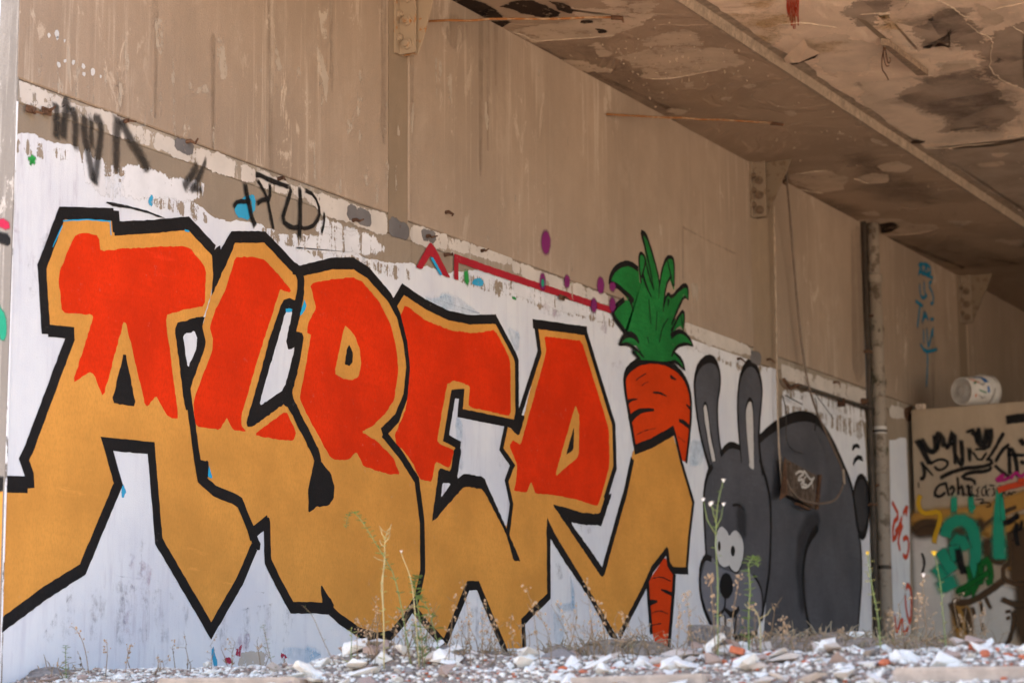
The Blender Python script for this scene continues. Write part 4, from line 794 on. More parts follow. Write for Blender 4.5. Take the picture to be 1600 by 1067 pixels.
# soffit
zsoft('bared_plaster', [P('R4',(82,730),(250,712),(335,740),(312,792),(230,806),(110,772)), P('R4',(365,742),(440,722),(505,725),(500,762),(420,766)), P('R4',(450,690),(540,670),(608,695),(570,722),(480,716)), P('R4',(388,890),(440,878),(465,903),(400,896)), P('R4',(350,925),(420,912),(545,910),(590,932),(690,935),(710,952),(650,972),(480,986),(400,940)), P('R4',(65,470),(100,458),(128,470),(100,490)), P('R4',(270,555),(318,555),(315,566)), P('R4',(430,575),(480,590),(500,610),(440,595))], 'plaster', ZS-.0025, soffit, .04, .015)
zsoft('bared_plaster', [P('R3',(0,130),(350,60),(560,100),(420,150),(260,160),(90,174),(0,150)), P('R3',(430,235),(600,200),(900,200),(965,262),(860,292),(640,330),(545,320),(520,285)), P('R3',(540,172),(700,120),(800,150),(780,192),(560,192)), P('R3',(350,180),(420,230),(380,240),(340,190)), P('R3',(190,255),(330,260),(420,300),(300,295)), P('R3',(200,40),(350,30),(600,60),(500,110),(380,90)), P('R4',(760,920),(850,925),(800,950)), P('R4',(950,1000),(1060,1000),(1060,1030)), P('R3',(715,345),(760,345),(740,365)), P('R3',(960,355),(1010,360),(990,372)), P('R3',(880,405),(920,410),(905,425)), P('R3',(640,450),(740,465),(690,478)), P('R3',(380,0),(600,0),(560,60),(420,50))], 'plaster', ZS-.0025, soffit, .10, .03)
zsoft('burnt_spall', [P('R3',(-60,30),(0,5),(60,0),(140,20),(205,62),(150,80),(60,62),(0,40)), P('R3',(150,0),(220,20),(262,48),(240,62),(180,30)), P('R3',(285,86),(320,84),(338,98),(295,102)), P('R3',(338,120),(402,126),(380,142)), P('R2',(770,-20),(900,-10),(1040,70),(1000,78),(900,70)), P('R2',(950,92),(1067,88),(1020,122)), P('R4',(5,510),(30,508),(62,518),(40,524))], 'burn', ZS-.0035, soffit, .04, .015)
zsoft('soot_stain', [P('R3',(60,180),(350,200),(560,330),(700,470),(420,400),(200,270)), P('R4',(100,780),(400,900),(300,900)), P('R4',(350,640),(560,740),(700,850),(500,830)), P('R4',(480,990),(800,1000),(1060,1100),(800,1120))], 'soot', ZS-.0015, soffit, .35, .04)
peels('paint_flake', [P('R3',(90,172),(260,160),(420,148)), P('R3',(560,325),(640,330),(860,290)), P('R4',(480,984),(650,970),(708,950)), P('R4',(90,730),(170,716),(250,711)), P('R4',(85,772),(160,795),(230,806)), P('R3',(0,132),(60,150),(92,172)), P('R4',(360,745),(420,766))], ZS, soffit)
mb = MB()
for i in range(330):                         # crumbs of blistered paint
    if i % 3: x, y = P('R3', (random.gauss(620,190), random.gauss(290,80)))[0]
    else: x, y = P('R4', (random.uniform(0,1060), random.uniform(420,1000)))[0]
    p = PZ(x, y, ZS-.004)
    if not (YE+.06 < p.y < -.05 and p.x < 20): continue
    r = random.uniform(.003,.011); a = random.uniform(0,6.3); c, s_ = math.cos(a)*r, math.sin(a)*r
    mb.add([(p.x+c*1.6,p.y+s_,p.z+.003),(p.x-s_,p.y+c,p.z+.003),(p.x-c,p.y-s_,p.z+.003),(p.x+s_,p.y-c*1.2,p.z+.003),(p.x,p.y,p.z-r*.8)], [(0,1,4),(1,2,4),(2,3,4),(3,0,4)])
o = obj('paint_crumbs', mb, M['plasterflake'], soffit); o['kind'] = 'stuff'
hl = obj('ceiling_hole', softfill(pl_z(ZS-.006), P('R4',(466,932),(520,925),(552,945),(505,970),(470,972)), .03), M['burn'], soffit)
plane_kind = 'y'
def red_drip():
    mb = MB()
    for i in range(7):
        x = 80+i*7; softfill(pl_z(ZM-.003), P('R4',(x,-20),(x+3,-20),(x+5,60+random.uniform(0,80)),(x+2,60)), .01, .003, mb=mb)
    obj('red_drip', mb, M['spray_red'], ceil)
red_drip()

# ================================================================== THINGS FIXED TO THE WALL AND CEILING
def hexbolt(n, c, axis, r, h, par, mat='steel'):
    a = Vector(axis).normalized(); return obj('bolt', MB().tube([Vector(c)-a*.004, Vector(c)+a*h*.45, Vector(c)+a*h*.5, Vector(c)+a*h], [r*1.25, r*1.25, r*.8, r*.7], 8), M['boltsteel' if mat != 'steel' else 'steel'], par, False)
def bracket(x, z0, label, mat, top=.34, bot=.10):
    e = empty('steel_bracket', (x,-OFU,z0), label, 'bracket', 'steel brackets bolted between wall and ceiling')
    H = ZS - z0 - .004
    obj('wall_plate', bevel_mb(MB().box((-.095,-.014,0),(.0,.004,H))), M[mat], e)
    obj('angle_leg', MB().box((-.045,-.130,.0),(-.030,-.014,H)), M[mat], e)
    g = MB(); x0, x1 = .0075, .020
    prof = [(-.012,.0),(-.115,.0),(-.16,.10),(-top,H),(-.012,H)]
    n = len(prof); g.add([(x0,y,z) for y,z in prof]+[(x1,y,z) for y,z in prof], [tuple(range(n)), tuple(reversed(range(n,2*n)))]+[(i,i+n,(i+1)%n+n,(i+1)%n) for i in range(n)])
    obj('spacer', MB().box((-.0295,-.10,.02),(.007,-.02,H-.02)), M[mat], e)
    obj('gusset', g, M[mat if mat == 'steel' else 'steel2_shade'], e)
    nb = max(2, int(H/.16))
    for i in range(nb):
        z = .06+i*(H-.1)/nb
        hexbolt(i, (-.046,-.074,z), (-1,0,0), .03, .035, e, mat); hexbolt(i, (-.058,-.014,z+.05), (0,-1,0), .022, .03, e, mat)
    return e
def bevel_mb(m): return m
xb = [X(630,60,OFU)-.02, X(1180,300,OFU)-.03, X(1504,480,OFU)-.03]
zb = [W(620,85,OFU).z, W(1190,347,OFU).z, W(1508,508,OFU).z]
bracket(xb[0], zb[0], 'pale rusty steel bracket at the top of the wall above the letters B and E', 'steel', .30)
bracket(xb[1], zb[1], 'brown bolted bracket above the rabbit ears where the wall meets the ceiling', 'steel2', .36)
bracket(xb[2], zb[2], 'farthest brown bracket above the bucket, beyond the drain pipe', 'steel2', .36)
# rusty rods under the soffit
def rodthing(a, b, label, n=9):
    a, b = Vector(a), Vector(b); pts = [a.lerp(b, i/n)+Vector((0,0,random.uniform(-.006,.006))) for i in range(n+1)]
    m = MB().tube([p-a for p in pts], .0085, 7); o = obj('rusty_rod', m, M['rod'], None, True, a); tag(o, label, 'rod', 'rusty rods under the ceiling'); return o, a
r1, a1 = rodthing(W(668,33,.09), PZ(955,28,4.60), 'straight rusty rod below the burnt ceiling patch at the top of the photo')
e1 = PZ(955,28,4.60)-a1; e2 = PZ(972,29,4.60)-a1
obj('bent_end', MB().tube([e1, e2, e2+Vector((.0,-.01,-.03))], [.016,.016,.006], 7), M['rust'], r1)
r2, a2 = rodthing(W(948,178,.03), PZ(1206,193,4.66), 'thin rusty rod poking from the concrete wall and running out under the soffit')
e1 = PZ(1204,193,4.66)-a2; e2 = PZ(1224,195,4.66)-a2
obj('bent_end', MB().tube([e1, e2], [.015,.012], 7), M['rust'], r2)
# drain pipe
px = X(1376,700,.09); PR = .066
pipe = empty('drain_pipe', (px,-.09,0), 'weathered grey drain pipe with collars running down the wall right of the rabbit', 'pipe')
bz = lambda y: W(1376,y,.09).z
obj('pipe_shaft', MB().tube([(0,0,0),(0,0,1.0),(0,0,bz(600)),(-.01,0,bz(440))], PR, 20), M['pipe'], pipe, True)
obj('pipe_shaft', MB().tube([(-.012,0,bz(452)),(-.015,0,ZS-.002)], PR*.90, 20), M['pipe'], pipe, True)
for y, h, f in [(440,.10,1.16),(612,.14,1.10),(735,.06,1.12)]:
    obj('pipe_collar', MB().tube([(-.006,0,bz(y)-h/2),(-.006,0,bz(y)-h*.3),(-.006,0,bz(y)+h*.3),(-.006,0,bz(y)+h/2)], [PR*1.02,PR*f,PR*f,PR*1.02], 20), M['pipe'], pipe, True)
obj('white_band', MB().tube([(0,0,bz(678)),(0,0,bz(667))], PR*1.02, 20), M['plastic'], pipe, True)
obj('dark_band', MB().tube([(0,0,bz(676)),(0,0,bz(672))], PR*1.03, 20), M['darkpipe'], pipe, True)
obj('dark_band', MB().tube([(0,0,bz(888)),(0,0,bz(882))], PR*1.02, 20), M['darkpipe'], pipe, True)
mb = MB()
for za, zb_ in [(735,672),(640,560),(560,480)]:
    mb.tube([(-.004,0,bz(za)),(-.004,0,bz((za+zb_)/2)),(-.005,0,bz(zb_))], [PR*1.06,PR*1.19,PR*1.06], 20, False)
mb.a = [1 if 20 <= i % 60 < 40 else .35 for i in range(len(mb.v))]
obj('moss_patch', mb, M['moss'], pipe, True)
for y in (500, 760): obj('pipe_clamp', MB().box((-.075,-.0,bz(y)),(.075,.085,bz(y)+.025)), M['rust'], pipe)
px2 = X(1360,700,.03)
dp = empty('dark_pipe', (px2,-.035,0), 'thin dark pipe tight against the wall left of the drain pipe', 'pipe')
obj('pipe_shaft', MB().tube([(0,0,0),(0,0,2.0),(.0,0,ZS-.003)], .028, 12), M['darkpipe'], dp, True)
obj('pipe_clamp', MB().box((-.05,-.032,1.9),(.05,.033,1.925)), M['rust'], dp); obj('pipe_clamp', MB().box((-.05,-.032,3.4),(.05,.033,3.425)), M['rust'], dp)
obj('dark_run', softfill(pl_wall(OFU+.0022), P('P',(1345,352),(1362,352),(1376,620),(1360,620)), .12, .02), M['damp'], wall)  # soft darker strip on the wall along the two pipes, upper part
obj('dark_run', softfill(pl_wall(.0046), P('P',(1355,640),(1376,640),(1386,1000),(1368,1000)), .12, .02), M['damp'], wall)  # the darker strip carried on down the lower wall
# conduit under the ledge
def tubething(name, pts, r, mat, label, cat, n=8, group=None):
    pts = [Vector(p) for p in pts]; b = pts[0]; o = obj(name, MB().tube([p-b for p in pts], r, n), M[mat], None, True, b); return tag(o, label, cat, group)
def wl(c, off, *pts, it=2):
    q = [tuple(W(x,y,off if not isinstance(off,list) else off[min(i,len(off)-1)])) for i,(x,y) in enumerate(P(c,*pts))]
    return smooth_line(q, it) if it else q
o = tubething('iron_conduit', wl('D7',.045,(285,178),(390,212),(560,268),(795,342),it=0), .020, 'darkpipe', 'dark iron conduit running under the ledge from the cables to the drain pipe', 'conduit')
obj('conduit_clip', MB().box((1.1,-.03,-.06),(1.13,.04,.02)), M['rust'], o)
obj('conduit_end', MB().tube([Vector(p)-o.location for p in wl('D7',[.05,.05],(190,138),(215,175),(240,205),(262,180),(292,180))], .016, 7), M['rust'], o, True)
# cables
tubething('wall_cable', wl('P',[.055,.055,.05,.05,.045,.05,.05,.06],(1209,322),(1211,420),(1213,500),(1214,600),(1216,680),(1219,730),(1222,760),(1224,775)), .009, 'palecable', 'pale straight cable hanging down the wall just right of the rabbit ears', 'cable')
for yy in (365, 427, 491, 575, 700):
    pass
cb = tubething('wall_cable', wl('P',[.30,.18,.12,.09,.08,.08,.09,.09,.09,.10,.11,.12,.13,.15,.14,.12,.09,.07,.06,.05],(1228,268),(1232,310),(1235,345),(1242,430),(1250,520),(1260,588),(1267,615),(1275,640),(1290,675),(1309,715),(1317,733),(1319,752),(1313,770),(1304,783),(1285,787),(1268,786),(1248,780),(1234,764),(1224,738),(1218,705)), .010, 'cable', 'long brown cable dropping from the ceiling and looping round the rusty metal tray', 'cable')
obj('cable_knot', MB().tube([Vector(p)-cb.location for p in smooth_line([tuple(PZ(*q,4.66)) for q in P('R4',(70,715),(82,722),(66,732),(80,742),(60,762),(76,768))],2)], .010, 6), M['rust'], cb, True)
obj('pale_end', MB().tube([Vector(p)-cb.location for p in wl('P',[.121,.128],(1317.5,733),(1319,756),it=0)], .0125, 7), M['palecable'], cb, True)
for c, off, lab in [([(183,248),(205,340),(207,420),(203,500),(215,570),(245,610),(320,634)], .05, 'thin dark wire curling down over the rabbit back left of the metal tray'), ([(200,246),(255,275),(315,306)], .06, 'short straight dark wire poking out just under the broken conduit end'), ([(403,238),(455,310),(522,402)], .06, 'short straight dark wire slanting down across the white paint above the rabbit back'), ([(400,262),(415,330),(408,420),(398,480)], .05, 'short dark wire hanging beside the brown cable at the top of the rabbit back')]:
    tubething('loose_wire', wl('D7',off,*c), .0045, 'darkcable', lab, 'wire', 6, 'loose wires on the wall')
# rusted metal tray on the wall
c0, c1, c2, c3 = [Vector(W(*q,.07)) for q in P('D7',(205,668),(412,782),(392,1000),(215,905))]
o_ = (c0+c1+c2+c3)/4
tray = empty('metal_tray', o_, 'crooked rusty metal tray with a white scrawl fixed on the rabbit side', 'metal box')
def q3(v): return Vector(v)-o_
th = Vector((0,.012,0))
def slab(name, pts, mat, t=th):
    pts = [q3(p) for p in pts]; n = len(pts)
    return obj(name, MB().add(pts+[p+t for p in pts], [tuple(range(n)), tuple(reversed(range(n,2*n)))]+[(i,i+n,(i+1)%n+n,(i+1)%n) for i in range(n)]), M[mat], tray)
slab('face_plate', [c0, c1, c2, c3], 'boxmetal')
fl0, fl1 = Vector(W(*P('D7',(198,655))[0],.10)), Vector(W(*P('D7',(165,945))[0],.09))
slab('side_flange', [c0+Vector((0,-.002,0)), fl0, fl1, c3+Vector((0,-.002,0))], 'rust', Vector((-.008,.0,.002)))
slab('side_flange', [c1+Vector((.004,-.025,.01)), c1+Vector((.05,-.03,.015)), c2+Vector((.045,-.03,0)), c2+Vector((.004,-.025,-.01))], 'rust', Vector((.004,.025,0)))
slab('bottom_bar', [Vector(W(*q,.085)) for q in P('D7',(280,960),(375,1000),(365,1012),(285,975))], 'rust', Vector((0,.03,0)))
obj('mounting_stub', MB().tube([(0,.01,0),(0,.069,0)], .03, 10), M['rust'], tray)
nrm = (c1-c0).cross(c3-c0).normalized();  nrm = nrm if nrm.y < 0 else -nrm
mb = MB()
for i, (q, w) in enumerate([(((262,775),(295,748),(330,765),(290,790),(285,815),(318,800),(300,850)),.020),(((300,852),(345,862),(390,800)),.022),(((318,740),(335,765),(372,815),(395,790)),.022),(((330,810),(310,835),(350,845)),.018),(((370,785),(385,885)),.016),(((345,775),(300,830)),.014)]):
    stroke((lambda x,y: (lambda p:(p.x,p.z))(W(x,y,.07)), lambda u,v: tuple(Vector((u,-.07,v))-o_+nrm*(.003+i*.0002))), P('D7',*q), w, mb, .2, 1)
obj('white_scrawl', mb, M['spray_pale'], tray)
for q in P('D7',(230,700),(380,960)): obj('bolt', MB().tube([q3(W(*q,.07)), q3(W(*q,.085))], [.012,.009], 7), M['rust'], tray)
# rusty stubs along the ledge
for i, (c, q) in enumerate([('R1',(200,465)),('R1',(135,457)),('R1',(532,505)),('R1',(790,590)),('R2',(105,745)),('R2',(415,918)),('R2',(722,985)),('R2',(950,1045)),('K7',(800,262)),('M3',(212,440)),('K3',(590,925)),('D5',(515,110)),('D5',(760,115)),('D7',(535,160)),('D7',(730,285)),('R2',(800,885))]):
    p = W(*P(c,q)[0], .03); st = empty('rusty_stub', p, 'rusty iron stub sticking out of the ledge along the top of the graffiti', 'bolt', 'rusty stubs along the ledge') if False else None
    o = obj('rusty_stub', MB().tube([(p.x,-.001,p.z),(p.x+.01,-.03,p.z+.006),(p.x+random.uniform(-.02,.03),-.055,p.z+random.uniform(-.02,.01)),(p.x+random.uniform(.0,.06),-.06,p.z+random.uniform(-.03,.03))], [.013,.011,.008,.005], 6), M['rust'], wall)
    if i in (0,1,9): obj('rusty_strap', MB().box((p.x-.04,-.03,p.z-.018),(p.x+.03,-.02,p.z+.018)), M['rust'], wall)
for q in [P('K3',(565,905),(605,900),(610,950),(575,945)), P('D7',(705,275),(740,270),(742,300),(708,300))]:
    obj('rust_patch', softfill(pl_wall(OFB+.006), q, .02), M['rust'], wall)
# ceiling batten with dangling wires
bp = [Vector(PZ(*q, ZM-.006)) for q in P('R4',(470,160),(505,165),(668,290),(620,290))]
bt = empty('ceiling_batten', bp[0], 'short weathered batten left in a ceiling groove with wires hanging from its end', 'batten')
v = [p-bp[0] for p in bp]; dz = Vector((0,0,-.05))
obj('batten_board', MB().add([q+dz for q in v]+v, [(3,2,1,0),(4,5,6,7),(0,1,5,4),(1,2,6,5),(2,3,7,6),(3,0,4,7)]), M['wood'], bt)
g = [Vector(PZ(*q, ZM-.004)) for q in P('R4',(368,75),(410,88),(500,165),(470,165))]
obj('ceiling_groove', MB().add(g, [(0,1,2,3)]), M['strip'], ceil)
for q in [((484,165),(488,200),(474,240),(474,290),(490,310),(502,335)), ((486,165),(490,215),(500,270),(512,255),(508,240)), ((483,168),(480,230),(492,280),(505,275))]:
    base = bp[0]+Vector((.06,0,-.05)); pts = []
    for i, s_ in enumerate(P('R4',*q)):
        r = ray(*s_); t = (base.x+.02-CP.x)/r.x; pts.append(tuple(CP+r*t-bp[0]))
    obj('dangling_wire', MB().tube(smooth_line(pts,2), .0045, 6), M['rust'], bt, True)
# ------------------------------------------------------------------ bucket on the partition
def bucket():
    a = math.radians(-24); d = Vector((math.cos(a), math.sin(a), 0)); s_ = Vector((-d.y, d.x, 0)); up = Vector((0,0,1))
    c = PX(*P('K3',(806,838))[0], XPART-.05); R0, R1, Ln = .142, .166, .40
    org = Vector((c.x, c.y, ZP+R0+.001)); tilt = (R1-R0)/Ln
    d = (d+up*tilt).normalized(); up = s_.cross(d)*-1; up = up if up.z > 0 else -up
    e = empty('plastic_bucket', org, 'dirty white plastic bucket with printed label lying on top of the partition wall', 'bucket')
    def ring(t, r, n=32): return [tuple(d*t+(s_*math.cos(2*math.pi*k/n)+up*math.sin(2*math.pi*k/n))*r) for k in range(n)]
    def lathe(name, prof, mat, n=32, cap0=False, cap1=False):
        m = MB(); vs = []; fs = []
        for t, r in prof: vs += ring(t, r, n)
        for i in range(len(prof)-1):
            for k in range(n): fs.append((i*n+k, i*n+(k+1)%n, (i+1)*n+(k+1)%n, (i+1)*n+k))
        if cap0: fs.append(tuple(range(n)))
        if cap1: fs.append(tuple((len(prof)-1)*n+k for k in range(n)))
        m.add(vs, fs); return obj(name, m, M[mat], e, True)
    lathe('body', [(0.012,R0),(0,R0-.004),(0.003,R0-.012)], 'plastic')
    lathe('body_wall', [(0.012,R0),(.10,R0+.006),(.28,R0+.017),(Ln,R1)], 'plastic')
    lathe('base', [(0.006,R0-.010),(0.010,R0-.016),(.012,.055),(.006,.05),(.006,.034),(.012,.03),(.012,.012)], 'plasticgrey', 32, False, True)
    for t in (.285,.325): lathe('rim_ring', [(t,R1-.004),(t+.003,R1+.010),(t+.012,R1+.010),(t+.015,R1-.002)], 'plastic')
    lathe('lid', [(Ln-.008,R1+.008),(Ln+.012,R1+.008),(Ln+.014,R1-.02)], 'plastic', 32, False, True)
    def decal(name, t0, t1, a0, a1, mat, sk=0):
        m = MB(); vs = []; fs = []; n = 5
        for i in range(n+1):
            for t in (t0, t1):
                aa = math.radians(a0+(a1-a0)*i/n + (sk if t == t1 else 0)); r = R0+(R1-R0)*t/Ln+.0025
                vs.append(tuple(d*t+(s_*math.cos(aa)+up*math.sin(aa))*r))
        for i in range(n): fs.append((2*i,2*i+1,2*i+3,2*i+2))
        obj(name, m.add(vs, fs), M[mat], e)
    # facing side is -s_ (towards camera right): angles near 180..300 / 60..180
    for nm, t0, t1, a0, a1, mat, sk in [('label_print',.03,.08,120,128,'orangelabel',18),('label_print',.05,.10,150,160,'greenlabel',-12),('label_print',.08,.13,138,146,'orangelabel',10),('label_print',.12,.24,112,120,'bluelabel',8),('label_print',.20,.26,128,150,'bluelabel',0),('label_print',.10,.20,178,184,'greenlabel',10),('label_print',.22,.25,165,190,'bluelabel',0),('label_print',.05,.07,196,210,'orangelabel',0),
       ('label_letter',.11,.17,150,153,'blacklabel',8),('label_letter',.13,.135,150,164,'blacklabel',0),('label_letter',.17,.175,150,166,'blacklabel',0),('label_letter',.15,.21,160,163,'blacklabel',-8),('label_letter',.10,.16,200,203,'blacklabel',10),('label_letter',.14,.20,214,217,'blacklabel',-10)]:
        decal(nm, t0, t1, a0, a1, mat, sk)
    pts = [tuple(d*.3+(s_*math.cos(t)+up*math.sin(t))*(R1+.02)+d*(.05*math.sin(t*1.0))) for t in [math.pi*(1.0+i/12) for i in range(13)]]
    obj('wire_handle', MB().tube([tuple(Vector(p)*1.0+Vector((0,0,.012))) for p in pts[:5]], .003, 6), M['rust'], e, True)
bucket()
# small bits standing on the partition
o = obj('rubble_piece', MB().box((-.04,-.05,0),(.04,.05,.06)), M['chip2'], None, loc=PX(1439,636,XPART+.06)*1.0); o.location.z = ZP; bevel(o,.015,2); tag(o, 'small pale lump left on the partition top left of the bucket', 'rubble')
# ================================================================== RUBBLE ALONG THE SLAB EDGE
def rockmesh(name, seed, sub=2, flat=(1,1,1), amp=.35, mat='chip', cut=True):
    bm = bmesh.new(); bmesh.ops.create_icosphere(bm, subdivisions=sub, radius=1.0)
    rs = random.Random(seed); planes = [(Vector((rs.uniform(-1,1),rs.uniform(-1,1),rs.uniform(-1,1))).normalized(), rs.uniform(.45,.8)) for _ in range(9)]
    for v in bm.verts:
        n = noise.noise(v.co*1.7+Vector((seed*7.3,0,0)))
        v.co *= 1+amp*n
        if cut:
            for p, dd in planes:
                h = v.co.dot(p)
                if h > dd: v.co -= p*(h-dd)*.92
        v.co = Vector((v.co.x*flat[0], v.co.y*flat[1], v.co.z*flat[2]))
    me = bpy.data.meshes.new(name); bm.to_mesh(me); bm.free(); me.materials.append(M[mat]); return me
def shard(name, seed, flat, mat, n=11):
    bm = bmesh.new(); r_ = random.Random(seed)
    for i in range(n):
        d = Vector((r_.gauss(0,1),r_.gauss(0,1),r_.gauss(0,1))).normalized()*r_.uniform(.75,1.15); bm.verts.new((d.x*flat[0],d.y*flat[1],d.z*flat[2]))
    res = bmesh.ops.convex_hull(bm, input=bm.verts[:]); bmesh.ops.delete(bm, geom=[v for v in bm.verts if not v.link_faces], context='VERTS')
    bmesh.ops.recalc_face_normals(bm, faces=bm.faces[:])
    me = bpy.data.meshes.new(name); bm.to_mesh(me); bm.free(); me.materials.append(M[mat]); return me
chips = [shard('plaster_chip', i, (1.3,.9,.30+.12*(i%4)), 'chip') for i in range(12)]
chips2 = [shard('plaster_chip', 20+i, (1.3,.8,.42), 'chip2') for i in range(5)]
chips3 = [shard('mortar_chip', 30+i, (1.2,.85,.5), 'chip3') for i in range(5)]
bricks = [rockmesh('brick_fragment', 40+i, 2, (1.25,.85,.55), .18, 'brick') for i in range(4)]
stones = [rockmesh('grey_stone', 60+i, 2, (1.1,.95,.7), .35, 'stone') for i in range(4)]
def edge_z(Y):      # height of the heap just behind the slab edge, read off the photograph's silhouette
    tab = [(0.1,1050),(.3,1047),(.9,1046),(1.3,1046),(1.6,1036),(1.85,1016),(2.1,1010),(2.4,1018),(2.7,1030),(3.0,1028),(3.3,1026),(3.8,1022),(4.2,1018),(4.6,1018),(5.2,1018),(6.5,1018),(8,1018)]
    for i in range(len(tab)-1):
        if tab[i][0] <= Y <= tab[i+1][0]:
            t = (Y-tab[i][0])/(tab[i+1][0]-tab[i][0]); y = tab[i][1]+(tab[i+1][1]-tab[i][1])*t; break
    else: y = tab[0][1] if Y < .1 else 1018
    s = CP.x*-1; ang = None
    # pixel column of (x=.4, y=-Y)
    q = ROT.transposed() @ (Vector((.4,-Y,0))-CP); px_ = 800+F*q.x/-q.z
    return max(.02, PX(px_, y, .4).z)
def bed(x, y):
    e = edge_z(-y); n = noise.noise(Vector((x*2.3,y*2.3,1)))*.03+noise.noise(Vector((x*7,y*7,4)))*.015
    if x < .02:
        t = max(0, min(1, (x+.42)/.44)); return -.125+.14*t**1.3+n*.7*t
    prof = min(1, max(0, (x-.02)/.30)); prof = prof*prof*(3-2*prof)
    back = .75 if x > 1.2 else 1-.25*max(0,(x-.4)/.8)
    return max(.004, .012 + e*.80*prof*back + n*prof)
mb = MB(); NX, NY = 60, 170; X0, X1, Y0, Y1 = -.42, 4.0, -9.0, -.016
xs = [X0+(X1-X0)*(i/(NX-1))**1.7 for i in range(NX)]
for i in range(NX):
    for j in range(NY):
        y = Y0+(Y1-Y0)*j/(NY-1); mb.v.append((xs[i], y, bed(xs[i],y))); mb.a.append(1.0)
for i in range(NX-1):
    for j in range(NY-1): mb.f.append((i*NY+j,(i+1)*NY+j,(i+1)*NY+j+1,i*NY+j+1))
o = obj('rubble_bed', mb, M['mound'], None, True); struct(o)
# low dirt along the wall foot further in
mb = MB(); NX, NY = 70, 14
for i in range(NX):
    for j in range(NY):
        x = 1.6+12*i/(NX-1); t = j/(NY-1); y = -.004-1.6*t
        h = (.05+.05*noise.noise(Vector((x*.9,0,2)))+.03*noise.noise(Vector((x*3,y*3,2))))*(1-t)**1.2*min(1,(x-1.6)/1.0)*min(1,(13.6-x)/.5+.1); mb.v.append((x,y,max(h,.0)+.004)); mb.a.append(1.0)
for i in range(NX-1):
    for j in range(NY-1): mb.f.append((i*NY+j,i*NY+j+1,(i+1)*NY+j+1,(i+1)*NY+j))
struct(obj('dirt_drift', mb, M['mound'], None, True))
def put(me, name, loc, size, label, cat, group=None, rot=None):
    o = bpy.data.objects.new(name, me); COL.objects.link(o); o.location = loc
    o.scale = (size,size,size) if not isinstance(size,tuple) else size
    o.rotation_euler = rot or (random.uniform(-.5,.5), random.uniform(-.5,.5), random.uniform(0,6.3)); return tag(o, label, cat, group)
rr = random.Random(5)
def spot():
    while True:
        y = -rr.uniform(.25, 5.6); x = rr.gauss(.05,.24)
        if x < -.36: continue
        if y > -1.3 and rr.random() < .35: continue
        return x, y
def zone_of(x, y):
    q = ROT.transposed() @ (Vector((x,y,bed(x,y)))-CP); xp = 800+F*q.x/-q.z
    return 'letter A' if xp < 300 else 'letters L and B' if xp < 650 else 'letters E and R' if xp < 930 else 'carrot' if xp < 1080 else 'rabbit' if xp < 1350 else 'partition wall'
for i in range(220):
    x, y = spot(); s = rr.choice([.014,.018,.024,.030,.040,.055]) * rr.uniform(.8,1.25)
    u = rr.random(); me = rr.choice(chips) if u < .62 else rr.choice(chips2) if u < .82 else rr.choice(chips3)
    zone = zone_of(x,y)
    kind = 'dirty beige' if me in chips2 else 'brown mortar' if me in chips3 else 'white plaster'; sz = 'tiny' if s < .019 else 'small' if s < .03 else 'palm sized'
    put(me, 'plaster_chip', (x,y,bed(x,y)+s*.22), s, sz+' '+kind+' chip in the rubble before the '+zone, 'rubble', sz+' '+kind+' chips before the '+zone)
for i in range(30):
    x, y = spot(); y = -rr.uniform(2.4,5.8); s = rr.uniform(.014,.032)
    put(rr.choice(bricks), 'brick_fragment', (x,y,bed(x,y)+s*.25), s, 'small broken orange brick fragment in the white rubble at the lower right', 'brick fragment', 'orange brick fragments')
for i in range(22):
    x, y = spot(); s = rr.uniform(.016,.04)
    put(rr.choice(stones), 'grey_stone', (x,y,bed(x,y)+s*.25), s, *(lambda z: ('small grey stone in the rubble before the '+z, 'stone', 'grey stones before the '+z))(zone_of(x,y)))
for i in range(64):
    y = -rr.choice([rr.uniform(1.7,2.6), rr.uniform(2.6,5.8), rr.uniform(3.2,5.2)]); x = rr.uniform(-.25,.5); s = rr.uniform(.038,.072); u = rr.random()
    me = rr.choice(chips) if u < .6 else rr.choice(chips2) if u < .8 else rr.choice(chips3); kind = 'beige plaster' if me in chips2 else 'brown mortar' if me in chips3 else 'white plaster'; z = zone_of(x,y)
    put(me, 'plaster_chunk', (x,y,bed(x,y)+s*.35), s, 'large broken '+kind+' chunk in the rubble before the '+z, 'rubble', 'large '+kind+' chunks before the '+z)
# fine debris: one mass
fine = MB(); proto = []
for me in (chips[0],chips[3],chips[5]):
    bm = bmesh.new(); bmesh.ops.create_icosphere(bm, subdivisions=1, radius=1); r2_ = random.Random(len(proto))
    for v in bm.verts: v.co *= r2_.uniform(.6,1.15)
    for v in bm.verts: v.co.z *= .55
    proto.append(([tuple(v.co) for v in bm.verts], [tuple(v.index for v in f.verts) for f in bm.faces])); bm.free()
def scatter(n, xr, yr, smin, smax):
    m = MB()
    for i in range(n):
        x = max(-.38, rr.gauss(.06,xr*.7)); y = -rr.uniform(*yr); s = rr.uniform(smin,smax); vs, fs = rr.choice(proto)
        a = rr.uniform(0,6.3); c, q = math.cos(a)*s, math.sin(a)*s; z = bed(x,y)+s*.2; t = rr.uniform(-.5,.5)
        m.add([(x+vx*c-vy*q, y+vx*q+vy*c, z+vz*s+vx*s*t*.5) for vx,vy,vz in vs], fs)
    return m
o = obj('plaster_debris', scatter(5500,.45,(.25,6.2),.004,.019), M['chip'], None); o['kind'] = 'stuff'
o = obj('dirt_debris', scatter(4200,.6,(.0,6.2),.004,.016), M['chip2'], None); o['kind'] = 'stuff'
o = obj('mortar_debris', scatter(4200,.5,(.1,6.2),.004,.016), M['chip3'], None); o['kind'] = 'stuff'
o = obj('brick_grit', scatter(700,.4,(2.2,6.2),.004,.013), M['brick'], None); o['kind'] = 'stuff'
